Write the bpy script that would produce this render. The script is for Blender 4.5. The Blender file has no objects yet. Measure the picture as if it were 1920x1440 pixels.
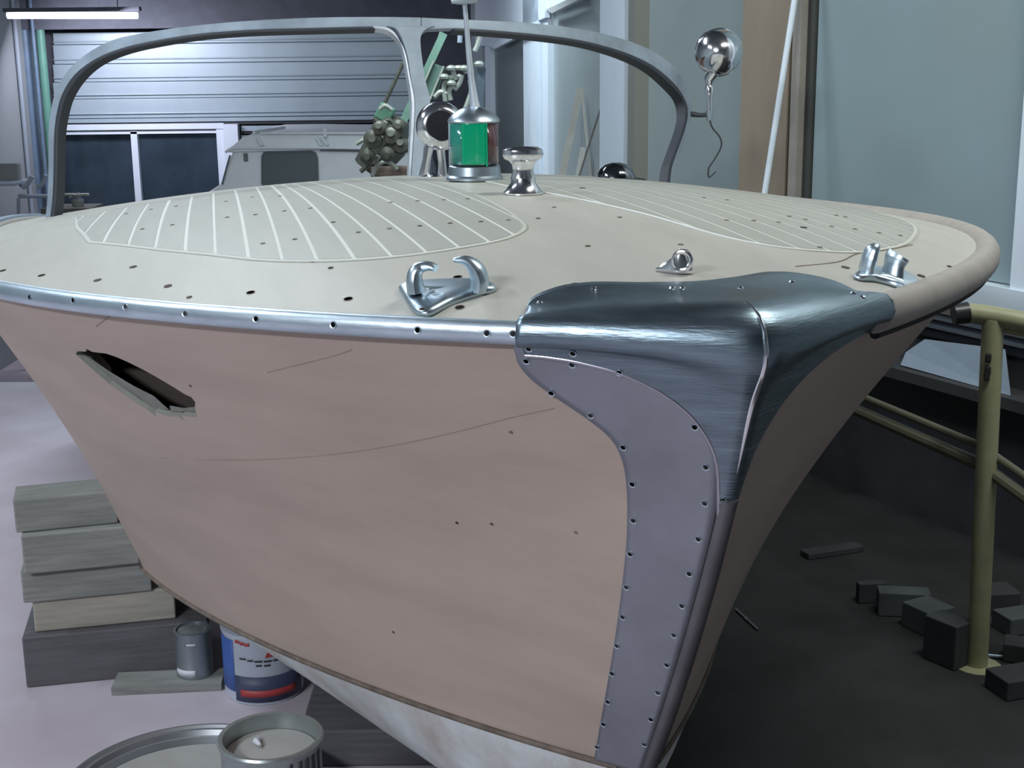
import bpy, bmesh, math, random
import numpy as np
from mathutils import Vector, Matrix
from mathutils.bvhtree import BVHTree
from mathutils.geometry import delaunay_2d_cdt

S = bpy.context.scene
COL = S.collection
random.seed(7)
# ------------------------------------------------------------------ camera
F = 2600.0; H = 1.55; TH = math.atan(F / 10800); ROLL = 0.0115
cd = bpy.data.cameras.new('camera'); cam = bpy.data.objects.new('camera', cd); COL.objects.link(cam)
cd.sensor_fit = 'HORIZONTAL'; cd.sensor_width = 36; cd.lens = F / 1920 * 36; cd.clip_start = .05; cd.clip_end = 60
cam.matrix_world = Matrix.Translation((0, 0, H)) @ Matrix.Rotation(math.pi / 2 - TH, 4, 'X') @ Matrix.Rotation(-ROLL, 4, 'Z')
S.camera = cam
# ------------------------------------------------------------------ world, lights, exposure
wd = bpy.data.worlds.new('world'); S.world = wd; wd.use_nodes = True
wd.node_tree.nodes['Background'].inputs[0].default_value = (.60, .70, .82, 1)
wd.node_tree.nodes['Background'].inputs[1].default_value = .09
S.view_settings.view_transform = 'Standard'; S.view_settings.look = 'None'
S.view_settings.gamma = 1; S.view_settings.use_curve_mapping = False
S.view_settings.exposure = -0.05

def area(name, loc, target, sx, sy, power, color, spread=180):
    l = bpy.data.lights.new(name, 'AREA'); l.shape = 'RECTANGLE'; l.size = sx; l.size_y = sy; l.energy = power; l.color = color
    o = bpy.data.objects.new(name, l); COL.objects.link(o); o.location = loc
    o.rotation_euler = (Vector(target) - Vector(loc)).to_track_quat('-Z', 'Y').to_euler(); l.spread = math.radians(spread); return o
COOL = (.80, .90, 1.0)
area('ceiling_tube_light_a', (-2.6, 2.6, 3.3), (-2.2, 2.6, 0), 1.2, .15, 55, COOL)
area('ceiling_tube_light_b', (-1.5, 5.2, 3.3), (-1.2, 4.8, 0), 1.2, .15, 60, COOL)
area('fill_light_c', (-2.6, -1.6, 3.2), (-0.6, 2.0, .6), 1.5, .2, 150, (.90, .94, 1.))  # unseen lamp, moved and strengthened as fill for the hull side
area('fill_light_d', (-0.9, 8.0, 3.2), (.25, 9.0, .6), 1.2, .15, 34, COOL, 100)  # unseen fill, spread narrowed to brighten the far partition
area('fill_light_f', (-3.2, 9.8, 3.2), (-2.6, 13, .2), 1.2, .15, 8, (.80, .80, 1.))  # unseen weak fill added for the pipes and wall at back left
area('fill_light_e', (1.5, 2.4, 3.3), (1.0, 3.6, .6), 1.2, .15, 52, (.95, .97, .92))  # unseen fill that lifts the right side of boat and wall

# ------------------------------------------------------------------ helpers
def setp(o, **k):
    for a, b in k.items():
        if b: o[a] = b
    return o
def empty(name, loc=(0, 0, 0), label=None, cat=None, rz=0, group=None, parent=None):
    o = bpy.data.objects.new(name, None); COL.objects.link(o); o.location = loc; o.rotation_euler = (0, 0, rz)
    o.empty_display_size = .1
    if parent: o.parent = parent
    return setp(o, label=label, category=cat, group=group)
def link(name, me, m=None, parent=None, **k):
    o = bpy.data.objects.new(name, me); COL.objects.link(o)
    if m and not me.materials: me.materials.append(m)
    if parent: o.parent = parent
    return setp(o, **k)
def from_bm(name, bm, m=None, parent=None, smooth=True, **k):
    bmesh.ops.recalc_face_normals(bm, faces=bm.faces)
    me = bpy.data.meshes.new(name); bm.to_mesh(me); bm.free()
    if smooth: me.polygons.foreach_set('use_smooth', [True] * len(me.polygons)); 
    if smooth == 'angle':
        try: me.set_sharp_from_angle(angle=math.radians(35))
        except Exception: pass
    return link(name, me, m, parent, **k)
def from_py(name, vs, fs, m=None, parent=None, smooth=True, **k):
    me = bpy.data.meshes.new(name); me.from_pydata([tuple(v) for v in vs], [], fs); me.update()
    if smooth: me.polygons.foreach_set('use_smooth', [True] * len(me.polygons))
    return link(name, me, m, parent, **k)
def solid(o, t, off=-1):
    md = o.modifiers.new('s', 'SOLIDIFY'); md.thickness = t; md.offset = off; return o
def bevel(o, w, seg=2):
    md = o.modifiers.new('b', 'BEVEL'); md.width = w; md.segments = seg; md.limit_method = 'ANGLE'; return o
def bbox(bm, c, s, rot=None):
    M = Matrix.Translation(c) @ (rot.to_4x4() if rot else Matrix.Identity(4)) @ Matrix.Diagonal((*s, 1))
    return bmesh.ops.create_cube(bm, size=1, matrix=M)
def box(name, c, s, m, parent=None, rz=0, bev=0, rot=None, **k):
    bm = bmesh.new(); bbox(bm, (0, 0, 0), s)
    o = from_bm(name, bm, m, parent, smooth=False, **k); o.location = c
    if rot: o.rotation_euler = rot
    else: o.rotation_euler = (0, 0, rz)
    if bev: bevel(o, bev)
    return o
def tube_bm(bm, pts, r, seg=10, cap=True, flat=None):
    pts = [Vector(p) for p in pts]; n = len(pts); rings = []
    rr = r if isinstance(r, (list, tuple)) else [r] * n
    up = Vector((0, 0, 1)); prev = None
    for i, p in enumerate(pts):
        d = (pts[min(i + 1, n - 1)] - pts[max(i - 1, 0)]).normalized()
        if prev is None:
            a = d.cross(up); a = a.normalized() if a.length > 1e-3 else Vector((1, 0, 0))
        else:
            a = (prev - d * prev.dot(d)).normalized()
        prev = a; b = d.cross(a).normalized()
        fx, fy = flat or (1, 1)
        rings.append([bm.verts.new(p + a * (math.cos(t) * rr[i] * fx) + b * (math.sin(t) * rr[i] * fy)) for t in [2 * math.pi * j / seg for j in range(seg)]])
    for i in range(n - 1):
        for j in range(seg):
            bm.faces.new((rings[i][j], rings[i][(j + 1) % seg], rings[i + 1][(j + 1) % seg], rings[i + 1][j]))
    if cap:
        bm.faces.new(rings[0][::-1]); bm.faces.new(rings[-1])
    return bm
def tube(name, pts, r, m, parent=None, seg=10, flat=None, **k):
    return from_bm(name, tube_bm(bmesh.new(), pts, r, seg, True, flat), m, parent, smooth='angle', **k)
def lathe_bm(bm, prof, seg=32, sx=1, sy=1, mat=None):
    M = mat or Matrix.Identity(4); rings = []
    for (r, z) in prof:
        if r < 1e-5: rings.append([bm.verts.new(M @ Vector((0, 0, z)))])
        else: rings.append([bm.verts.new(M @ Vector((r * sx * math.cos(2 * math.pi * j / seg), r * sy * math.sin(2 * math.pi * j / seg), z))) for j in range(seg)])
    for a, b in zip(rings, rings[1:]):
        for j in range(seg):
            k = (j + 1) % seg
            if len(a) == 1 and len(b) == 1: continue
            if len(a) == 1: bm.faces.new((a[0], b[j], b[k]))
            elif len(b) == 1: bm.faces.new((a[j], a[k], b[0]))
            else: bm.faces.new((a[j], a[k], b[k], b[j]))
    if len(rings[0]) > 1: bm.faces.new(rings[0][::-1])
    if len(rings[-1]) > 1: bm.faces.new(rings[-1])
    return bm
def lathe(name, prof, m, parent=None, loc=(0, 0, 0), seg=32, sx=1, sy=1, mat=None, **k):
    o = from_bm(name, lathe_bm(bmesh.new(), prof, seg, sx, sy, mat), m, parent, smooth='angle', **k); o.location = loc; return o
def crom(P, n=8):
    P = [Vector(p) for p in P]; out = []
    for i in range(len(P) - 1):
        a = P[max(i - 1, 0)]; b = P[i]; c = P[i + 1]; d = P[min(i + 2, len(P) - 1)]
        for j in range(n):
            t = j / n
            out.append(.5 * ((2 * b) + (c - a) * t + (2 * a - 5 * b + 4 * c - d) * t * t + (3 * b - a - 3 * c + d) * t ** 3))
    out.append(P[-1]); return out

# ------------------------------------------------------------------ materials
def mat(name, col, rough=.5, metal=0., var=0., scale=8., stretch=(1, 1, 1), col2=None, bump=0., bscale=60., emit=0., trans=0., coat=0., rvar=0., ior=None, alpha=1.):
    m = bpy.data.materials.new(name); m.use_nodes = True; nt = m.node_tree; N = nt.nodes; L = nt.links
    p = N['Principled BSDF']; p.inputs['Roughness'].default_value = rough; p.inputs['Metallic'].default_value = metal
    p.inputs['Base Color'].default_value = (*col, 1)
    if trans: p.inputs['Transmission Weight'].default_value = trans
    if coat: p.inputs['Coat Weight'].default_value = coat
    if ior: p.inputs['IOR'].default_value = ior
    if emit: p.inputs['Emission Color'].default_value = (*col, 1); p.inputs['Emission Strength'].default_value = emit
    if var or bump or rvar or col2:
        tc = N.new('ShaderNodeTexCoord'); mp = N.new('ShaderNodeMapping'); mp.inputs['Scale'].default_value = stretch
        L.new(tc.outputs['Object'], mp.inputs[0])
        nz = N.new('ShaderNodeTexNoise'); nz.inputs['Scale'].default_value = scale; nz.inputs['Detail'].default_value = 6; nz.inputs['Roughness'].default_value = .62
        L.new(mp.outputs[0], nz.inputs[0])
        rp = N.new('ShaderNodeValToRGB'); rp.color_ramp.elements[0].position = .32; rp.color_ramp.elements[1].position = .68
        c2 = col2 or tuple(min(1, c * (1 + var)) for c in col); c1 = col if col2 else tuple(c * (1 - var) for c in col)
        rp.color_ramp.elements[0].color = (*c1, 1); rp.color_ramp.elements[1].color = (*c2, 1)
        L.new(nz.outputs[0], rp.inputs[0]); L.new(rp.outputs[0], p.inputs['Base Color'])
        if rvar:
            mr = N.new('ShaderNodeMapRange'); mr.inputs[3].default_value = max(0, rough - rvar); mr.inputs[4].default_value = rough + rvar
            L.new(nz.outputs[0], mr.inputs[0]); L.new(mr.outputs[0], p.inputs['Roughness'])
        if bump:
            n2 = N.new('ShaderNodeTexNoise'); n2.inputs['Scale'].default_value = bscale; n2.inputs['Detail'].default_value = 4
            L.new(mp.outputs[0], n2.inputs[0]); b = N.new('ShaderNodeBump'); b.inputs['Strength'].default_value = bump; b.inputs['Distance'].default_value = .002
            L.new(n2.outputs[0], b.inputs['Height']); L.new(b.outputs[0], p.inputs['Normal'])
    return m
M_hull = mat('hull_wood', (.43, .345, .295), .62, var=.10, scale=4, stretch=(.7, .35, 2.2), bump=.05, bscale=90)
M_hullr = M_hull
M_deck = mat('deck_wood', (.43, .42, .375), .5, var=.06, scale=6, stretch=(3, .6, 1), bump=.05)
M_plank = mat('plank_wood', (.375, .38, .34), .48, var=.05, scale=9, stretch=(4, .5, 1))
M_caulk = mat('white_caulk', (.66, .68, .63), .6)
M_rim = mat('rim_wood', (.36, .33, .30), .5, var=.1, scale=9, stretch=(1, 3, 1))
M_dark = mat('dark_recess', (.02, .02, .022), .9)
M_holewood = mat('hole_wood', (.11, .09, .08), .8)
M_faint = mat('faint_hole', (.22, .20, .17), .8)
M_rail = mat('rail_metal', (.58, .68, .76), .40, 1., var=.14, scale=14, stretch=(1, .3, 3), bump=.25, bscale=40)
M_cap = mat('cap_metal', (.22, .285, .335), .36, 1., var=.22, scale=11, stretch=(.5, .5, 5), bump=.3, bscale=60, rvar=.10)
M_plate = mat('plate_metal', (.33, .34, .39), .50, .85, var=.12, scale=6, bump=.1, bscale=80)
M_stem = mat('stem_metal', (.14, .135, .15), .5, .5, var=.15)
M_chrome = mat('chrome', (.86, .87, .90), .15, 1., bump=.06, bscale=25)
M_cast = mat('cast_metal', (.52, .62, .69), .36, 1., var=.10, scale=30, bump=.1, bscale=90)
M_light = mat('light_body_metal', (.46, .54, .60), .34, 1., var=.1, scale=20, bump=.12)
M_pole = mat('pole_metal', (.62, .68, .76), .4, .7, var=.1, scale=30)
M_green = mat('green_lens', (.0, .33, .16), .15, coat=.5)
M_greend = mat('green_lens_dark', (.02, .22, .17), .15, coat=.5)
M_red = mat('red_lens', (.07, .02, .025), .15, coat=.5)
M_frame = mat('frame_metal', (.30, .36, .42), .62, .35, var=.25, scale=7, bump=.1)
M_rubber = mat('rubber', (.03, .035, .045), .6)
M_floor = mat('concrete_floor', (.46, .40, .44), .55, scale=2.2, col2=(.56, .52, .58), bump=.15, rvar=.12)
M_floorshade = mat('floor_shade_dark', (.026, .027, .029), .85, var=.3, scale=4, bump=.2)  # near-black colour stands in for the shade on the right floor
M_wall = mat('painted_wall', (.30, .34, .35), .7, var=.06, scale=2)
M_ceil = mat('dark_ceiling', (.10, .11, .13), .8, var=.1)
M_header = mat('dark_header', (.075, .085, .105), .8, var=.15)
M_gdoor = mat('garage_door_panel', (.37, .47, .52), .42, .2, var=.05, scale=3)
M_white = mat('white_frame', (.70, .80, .88), .45, var=.03)
M_glassdark = mat('dark_glass', (.035, .055, .075), .12, var=.3, scale=2)
M_pane = mat('grey_green_pane', (.27, .33, .33), .28, var=.10, scale=1.2, stretch=(1, 1, .5))
M_paneb = mat('large_pane', (.25, .32, .32), .30, scale=.8, col2=(.28, .37, .41))
M_tim = mat('warm_post', (.27, .225, .17), .6, var=.12, scale=2.5, stretch=(2, 2, .4))
M_groove = mat('dark_groove', (.05, .055, .05), .8)
M_van = mat('van_paint', (.80, .86, .86), .4, var=.04, coat=.2)
M_vglass = mat('van_glass', (.10, .135, .14), .15)
M_trim2 = mat('van_seal', (.15, .19, .19), .6)
M_block = mat('old_timber', (.235, .245, .23), .8, var=.2, scale=12, stretch=(.5, 4, 6), bump=.4)
M_blocklt = mat('pale_timber', (.37, .35, .30), .8, var=.15, scale=12, stretch=(.5, 4, 6), bump=.3)
M_blockdk = mat('dark_timber', (.11, .108, .118), .8, var=.2, scale=12, stretch=(.5, 4, 6), bump=.3)
M_yel = mat('yellow_paint', (.36, .365, .22), .5, var=.12, scale=14)
M_can = mat('can_metal', (.30, .34, .37), .35, .8, var=.15, scale=10)
M_canlid = mat('can_lid', (.33, .36, .36), .4, .6, var=.2, scale=20)
M_label = mat('white_label', (.60, .62, .68), .5)
M_blue = mat('blue_label', (.05, .13, .42), .5)
M_redl = mat('red_print', (.40, .05, .05), .5)
M_ink = mat('ink', (.03, .03, .04), .6)
M_primer = mat('white_primer', (.66, .72, .74), .7, scale=7, col2=(.44, .40, .38), bump=.3)
M_liquid = mat('dried_paint', (.36, .36, .345), .5, var=.12, scale=6)
M_tub = mat('tub_metal', (.36, .38, .40), .35, .8, var=.1)
M_pg = mat('pipe_green', (.10, .26, .20), .5, var=.1); M_pb = mat('pipe_blue', (.12, .19, .27), .5, var=.15)
M_pl = mat('pipe_light', (.30, .36, .42), .5); M_grey = mat('machine_grey', (.22, .24, .23), .6, var=.1)
M_mach = mat('machine_dark', (.11, .115, .09), .5, .4, var=.3, scale=20); M_machl = mat('machine_light', (.38, .42, .36), .45, .4, var=.2, scale=20)
M_gbeam = mat('green_beam', (.16, .30, .22), .55, var=.15); M_stick = mat('pale_batten', (.46, .47, .42), .7, var=.1)
M_blackp = mat('black_plastic', (.02, .022, .025), .4)
M_tubeem = mat('lamp_tube', (.78, .82, 1.), .4, emit=5.)
M_sheet = mat('blue_white_sheet', (.33, .42, .52), .5, var=.05)

# ------------------------------------------------------------------ ray helpers (photo pixel -> world ray)
ct, st_ = math.cos(TH), math.sin(TH)
def ray(px, py):
    X = (px - 960) - ROLL * (py - 720); Y = (py - 720) + ROLL * (px - 960)
    return Vector((X / F, ct - (Y / F) * st_, -st_ - (Y / F) * ct)).normalized()
CO = Vector((0, 0, H))
def at(px, py, Y): r = ray(px, py); return CO + r * (Y / r.y)
def onz(px, py, z=0.): r = ray(px, py); return CO + r * ((z - H) / r.z)
def onplane(px, py, P, n):
    r = ray(px, py); return CO + r * ((Vector(P) - CO).dot(n) / r.dot(n))

# ------------------------------------------------------------------ hull mathematics (boat coordinates: x = beam, y = aft, z = up)
G = dict(X0=0.2864, Y0=1.5553, psi=0.2712, B=1.0242, L=1.4981, n=2.2494, m=1.0495, z0=1.2215, c1=-0.0346, c2=-0.003, Bc=0.7757, Lc=2.3634, nc=2.3568, mc=1.0517, zc0=0.4942, zc1=-0.0754, zc2=-0.0391, p0=5.0, p1=1.1667, s1=0.3213, s2=0.2041, k0=0.0162, k1=0.1241, k2=-0.0387, kp=2.0279)
TE = 4.1
def se(a, B, L, n, m):
    a = min(max(a / L, 0), 1); return B * (1 - (1 - a) ** n) ** (1 / m)
def bsf(t): return se(t, G['B'], G['L'], G['n'], G['m']) - max(0, t - 2.2) ** 2 * .035
def zsf(t): return G['z0'] + G['c1'] * t + G['c2'] * t * t - .022 * max(0, t - 1.9) ** 2
def stemf(z): h = max(G['z0'] - z, 0); return G['s1'] * h + G['s2'] * h * h
def zcf(t):
    f = lambda q: G['zc0'] + G['zc1'] * q + G['zc2'] * q * q
    return f(t) if t < 1.5 else f(1.5) - .05 * (1 - math.exp(-(t - 1.5) * 2.5))
def bcf(t): return se(t, G['Bc'], G['Lc'], G['nc'], G['mc']) - max(0, t - 2.6) ** 2 * .03
def hull(t, w, side=-1, off=0.):
    if off:
        e = 1e-3; t0 = max(t, e); w0 = min(max(w, 2 * e), 1 - e)
        du = hull(t0 + e, w0, side) - hull(t0 - e, w0, side); dv = hull(t0, w0 + e, side) - hull(t0, w0 - e, side)
        n = du.cross(dv).normalized()
        if n.x * side < 0: n = -n
        return hull(t, w, side) + n * off
    b1, z1 = bsf(t), zsf(t); b0, z0 = bcf(t), zcf(t)
    p = G['p1'] + (G['p0'] - G['p1']) * math.exp(-t / .35)
    z = z0 + w * (z1 - z0); b = b0 + (b1 - b0) * max(w, 0) ** p
    return Vector((side * b, t + stemf(z), z))
def deckz(a, b):
    b1 = max(bsf(a), 1e-4); v = min(abs(b) / b1, 1)
    C = G['k0'] + G['k1'] * min(a, 1.9) + G['k2'] * min(a, 1.9) ** 2
    C *= 1 - .75 * min(1, max(0, (a - 1.9) / 2.2))
    return zsf(a) + C * (1 - v ** G['kp'])
def dk(a, b, off=0.):
    if off:
        e = .004; n = Vector((-(deckz(a, b + e) - deckz(a, b - e)) / (2 * e), -(deckz(a + e, b) - deckz(a - e, b)) / (2 * e), 1)).normalized()
        return Vector((b, a, deckz(a, b))) + n * off
    return Vector((b, a, deckz(a, b)))

boat = empty('boat', (G['X0'], G['Y0'], 0), 'wooden runabout under restoration, bare sanded hull with worn metal bow cap', 'boat', rz=G['psi'])
bpy.context.view_layer.update()
BM = Matrix.Translation((G['X0'], G['Y0'], 0)) @ Matrix.Rotation(G['psi'], 4, 'Z'); BI = BM.inverted()
def toboat(p): return BI @ Vector(p)
def pip(x, y, P):
    r = False; j = len(P) - 1
    for i in range(len(P)):
        if (P[i][1] > y) != (P[j][1] > y) and x < (P[j][0] - P[i][0]) * (y - P[i][1]) / (P[j][1] - P[i][1]) + P[i][0]: r = not r
        j = i
    return r
def densify(P, d, closed=True):
    out = []; n = len(P)
    for i in range(n if closed else n - 1):
        a = P[i]; b = P[(i + 1) % n]; L = math.hypot((b[0] - a[0]) / d[0], (b[1] - a[1]) / d[1]); k = max(1, int(math.ceil(L)))
        for j in range(k): out.append((a[0] + (b[0] - a[0]) * j / k, a[1] + (b[1] - a[1]) * j / k))
    if not closed: out.append(P[-1])
    return out
def patch(name, outline, fn, step, m, parent, holes=(), grid=None, thick=0., **k):
    """conforming surface patch: outline and holes in parameter space, fn maps (u, v) to boat space"""
    V = []; E = []
    O = densify(outline, step); n0 = len(O); V += O; E += [(i, (i + 1) % n0) for i in range(n0)]
    HS = []
    for h in holes:
        h = densify(h, (step[0] * .4, step[1] * .4)); b = len(V); V += h; E += [(b + i, b + (i + 1) % len(h)) for i in range(len(h))]; HS.append(h)
    if grid: pts = grid
    else:
        us = [p[0] for p in O]; vs = [p[1] for p in O]
        pts = [(u, v) for u in np.arange(min(us) + step[0] * .5, max(us), step[0]) for v in np.arange(min(vs) + step[1] * .5, max(vs), step[1])]
    for (u, v) in pts:
        if not pip(u, v, O) or any(pip(u, v, h) for h in HS): continue
        V.append((u, v))
    r = delaunay_2d_cdt([Vector(v) for v in V], E, [], 0, 1e-6)
    ov, of = r[0], r[2]
    fs = []
    for f in of:
        cx = sum(ov[i][0] for i in f) / len(f); cy = sum(ov[i][1] for i in f) / len(f)
        if pip(cx, cy, O) and not any(pip(cx, cy, h) for h in HS): fs.append(tuple(f))
    used = sorted({i for f in fs for i in f}); mp = {o: i for i, o in enumerate(used)}
    o = from_py(name, [fn(ov[i][0], ov[i][1]) for i in used], [tuple(mp[i] for i in f) for f in fs], m, parent, **k)
    bm = bmesh.new(); bm.from_mesh(o.data); bmesh.ops.recalc_face_normals(bm, faces=bm.faces)
    bm.to_mesh(o.data); bm.free()
    if thick: solid(o, thick, 0)
    return o
def bvh_fn(fn, us, vs):
    V = [fn(u, v) for u in us for v in vs]; n = len(vs); Fc = [(i * n + j, i * n + j + 1, (i + 1) * n + j + 1, (i + 1) * n + j) for i in range(len(us) - 1) for j in range(n - 1)]
    return BVHTree.FromPolygons(V, Fc)
ts = [2.7 * (i / 90) ** 2 for i in range(91)]
bv_l = bvh_fn(lambda t, w: hull(t, w, -1), ts, [i / 50 for i in range(51)])
bv_r = bvh_fn(lambda t, w: hull(t, w, 1), ts, [i / 50 for i in range(51)])
bv_d = bvh_fn(lambda t, v: dk(t, v * bsf(t)), [.002 + q for q in ts], [-1 + i / 30 for i in range(61)])
def hit(bv, px, py):
    """photo pixel -> point and outward normal on a boat surface, in boat coordinates"""
    o = BI @ CO; d = (BI.to_3x3() @ ray(px, py)).normalized(); loc, n, _, _ = bv.ray_cast(o, d)
    if loc is None: return None, None
    if n.dot(d) > 0: n = -n
    return loc, n

# ------------------------------------------------------------------ the room
# right-hand partition: two straight runs
R2 = [Vector((2.6, 2.2, 0)), Vector((.58, 5.94, 0))]; R1 = [Vector((.58, 5.94, 0)), Vector((-.35, 14., 0))]
def wall_from(name, A, B, z0, z1, th, m, n_side, **k):
    d = (B - A).normalized(); nrm = Vector((d.y, -d.x, 0)) * n_side; vs = []
    for z in (z0, z1):
        for p in (A, B, B + nrm * th, A + nrm * th): vs.append((p.x, p.y, z))
    return from_py(name, vs, [(0, 1, 5, 4), (1, 2, 6, 5), (2, 3, 7, 6), (3, 0, 4, 7), (0, 3, 2, 1), (4, 5, 6, 7)], m, None, False, kind='structure', **k)
def slab(name, x0, x1, y0, y1, z0, z1, m, **k):
    return box(name, ((x0 + x1) / 2, (y0 + y1) / 2, (z0 + z1) / 2), (x1 - x0, y1 - y0, z1 - z0), m, kind='structure', **k)
ZB = -1.2; YB = 14.
slab('floor', -4.6, 4.2, -4, 6.6, -1.3, 0, M_floor)
slab('floor', -4.6, 4.2, 6.6, YB + .3, ZB - .1, ZB, M_floor)
slab('ceiling', -4.6, 4.2, -4, YB + .3, 3.6, 3.7, M_ceil)
slab('wall_left', -4.75, -4.6, -4, YB + .3, ZB - .1, 3.6, M_wall)
slab('wall_front', -4.6, 4.2, -4.15, -4, ZB - .1, 3.6, M_wall)
slab('wall_right', 4.2, 4.35, -4, YB + .3, ZB - .1, 3.6, M_wall)
slab('wall_back', -4.6, 4.2, YB + .12, YB + .3, ZB - .1, 3.6, M_header)
D2 = (R2[1] - R2[0]).normalized(); N2 = Vector((D2.y, -D2.x, 0))
if N2.x > 0: N2 = -N2          # towards the boat
D1 = (R1[1] - R1[0]).normalized(); N1 = Vector((D1.y, -D1.x, 0))
if N1.x > 0: N1 = -N1
w2 = wall_from('wall_partition_near', R2[0], R2[1], 0, 3.6, .12, M_wall, 1 if Vector((D2.y, -D2.x, 0)).x > 0 else -1)
w1 = wall_from('wall_partition_far', R1[0], R1[1], ZB, 3.6, .12, M_wall, 1 if Vector((D1.y, -D1.x, 0)).x > 0 else -1)
def wb(name, x0, x1, z0, z1, proud, m, which=2, base=0., parent=None, **k):
    """box standing on a partition run between two photo columns, z0..z1 in metres"""
    A, D, N = (R2[0], D2, N2) if which == 2 else (R1[0], D1, N1)
    s = []
    for x in (x0, x1):
        p = onplane(x, 180, A, N); s.append((p - A).dot(D))
    s.sort(); vs = []
    for z in (z0, z1):
        for q, o in ((s[0], base), (s[1], base), (s[1], proud), (s[0], proud)):
            p = A + D * q + N * o; vs.append((p.x, p.y, z))
    o = from_py(name, vs, [(0, 1, 2, 3), (7, 6, 5, 4), (0, 4, 5, 1), (1, 5, 6, 2), (2, 6, 7, 3), (3, 7, 4, 0)], m, parent, False, kind=None if parent else 'structure', **k)
    bm = bmesh.new(); bm.from_mesh(o.data); bmesh.ops.recalc_face_normals(bm, faces=bm.faces); bm.to_mesh(o.data); bm.free()
    return o
ZT = 3.5
# near run: panes, post, sill
wb('window_1', 1218, 1402, .80, ZT, .012, M_pane)
wb('window_2', 1534, 1941, .84, ZT, .012, M_paneb)
wb('trim_1', 1403, 1408, 0, ZT, .014, M_groove)
wb('trim_2', 1409, 1497, 0, ZT, .05, M_tim)
wb('trim_3', 1498, 1502, 0, ZT, .035, M_groove)
wb('trim_4', 1503, 1518, 0, ZT, .05, mat('post_edge', (.30, .28, .25), .6, var=.1))
wb('trim_5', 1519, 1532, 0, ZT, .022, M_groove)
wb('trim_6', 1942, 2100, .76, ZT, .05, M_white)
wb('trim_7', 1534, 2300, .755, .835, .06, M_white)
wb('trim_8', 1534, 2300, .715, .755, .05, mat('brown_sill', (.16, .13, .115), .6))
tr = wb('trim_9', 1534, 2300, .63, .715, .04, mat('dark_track', (.045, .05, .065), .4, .5))
wb('track_strip', 1540, 2300, .692, .703, .05, M_rail, base=.035, parent=tr); wb('track_strip', 1540, 2300, .662, .672, .05, M_rail, base=.035, parent=tr)
wb('baseboard_right', 1216, 2300, 0, .63, .02, mat('dark_lower_wall', (.085, .09, .10), .3, var=.25, scale=3))
# far run: columns, frames, panes
wb('trim_10', 1203, 1216, ZB, ZT, .06, mat('jamb_olive', (.22, .23, .20), .6), which=1)
wb('trim_11', 1152, 1200, ZB, ZT, .07, M_white, which=1)
wb('window_3', 1045, 1147, ZB + .3, ZT, .02, M_pane, which=1)
wb('trim_12', 1033, 1043, ZB, ZT, .05, M_white, which=1)
wb('trim_13', 1001, 1031, ZB, ZT, .07, M_white, which=1)
wb('window_4', 933, 998, ZB + .3, ZT, .02, mat('dark_pane', (.12, .15, .15), .3), which=1)
wb('trim_14', 921, 931, ZB, ZT, .05, M_white, which=1)
wb('trim_15', 897, 919, ZB, ZT, .06, mat('grey_blue_wall', (.30, .37, .40), .6), which=1)
def slant(name, pts, m, off, which=1, th=.03):
    A, D, N = (R2[0], D2, N2) if which == 2 else (R1[0], D1, N1)
    P = [onplane(x, y, A + N * off, N) for x, y in pts]; vs = [p for p in P] + [p + N * th for p in P]; n = len(P)
    o = from_py(name, vs, [tuple(range(n))[::-1], tuple(range(n, 2 * n))] + [(i, (i + 1) % n, (i + 1) % n + n, i + n) for i in range(n)], m, None, False, kind='structure')
    bm = bmesh.new(); bm.from_mesh(o.data); bmesh.ops.recalc_face_normals(bm, faces=bm.faces); bm.to_mesh(o.data); bm.free(); return o
slant('trim_16', [(897, -60), (1031, -60), (1031, 33), (1000, 46), (924, 86), (897, 86)], M_white, .04)
slant('trim_17', [(924, 86), (1000, 46), (1000, 58), (934, 92)], M_white, .08)
slant('trim_18', [(1034, -60), (1150, -60), (1150, -22), (1088, -6), (1034, 20)], M_white, .03)
slant('trim_19', [(1033, 18), (1090, -8), (1102, -3), (1044, 25)], mat('bevel_trim', (.42, .46, .46), .5), .065)

# back wall: sectional garage door, door with dark glass
def bk(x0, y0, x1, y1, name, m, parent=None, Y=YB, th=.04, **k):
    a = at(x0, y0, Y); b = at(x1, y1, Y)
    X0, X1 = sorted((a.x, b.x)); Z0, Z1 = sorted((a.z, b.z))
    return box(name, ((X0 + X1) / 2, Y + th / 2, (Z0 + Z1) / 2), (X1 - X0, th, Z1 - Z0), m, parent, **k)
gd = empty('door_1', at(440, 230, YB)); gd['kind'] = 'structure'
for (ya, yb) in [(58, 80), (80.7, 116.6), (117.3, 150.6), (151.3, 182.6), (183.3, 219)]:
    p = at(98, ya, YB); q = at(778, yb, YB); zc = (p.z + q.z) / 2; hh = p.z - q.z + .02
    zt, zb = at(440, ya, YB).z, at(440, yb, YB).z
    o = box('door_panel', ((p.x + q.x) / 2 - gd.location.x, .03, (zt + zb) / 2 - gd.location.z), (q.x - p.x, .05, zt - zb), M_gdoor, gd, bev=.006)
    for f in (.24,):
        zz = zb + (zt - zb) * f
        box('rib', ((p.x + q.x) / 2 - gd.location.x, 0, zz - gd.location.z), (q.x - p.x, .03, .012), M_gdoor, gd, bev=.004)
for nm, (ya, yb), m_, th in [('bottom_rail', (220, 227), M_gdoor, .08), ('seal', (228, 233), M_rubber, .05)]:
    zt, zb = at(440, ya, YB).z, at(440, yb, YB).z; p = at(98, ya, YB); q = at(778, yb, YB)
    box(nm, ((p.x + q.x) / 2 - gd.location.x, .01, (zt + zb) / 2 - gd.location.z), (q.x - p.x, th, zt - zb), m_, gd)
dr = empty('door_2', (at(250, 235, YB).x, YB, ZB)); dr['kind'] = 'structure'
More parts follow.
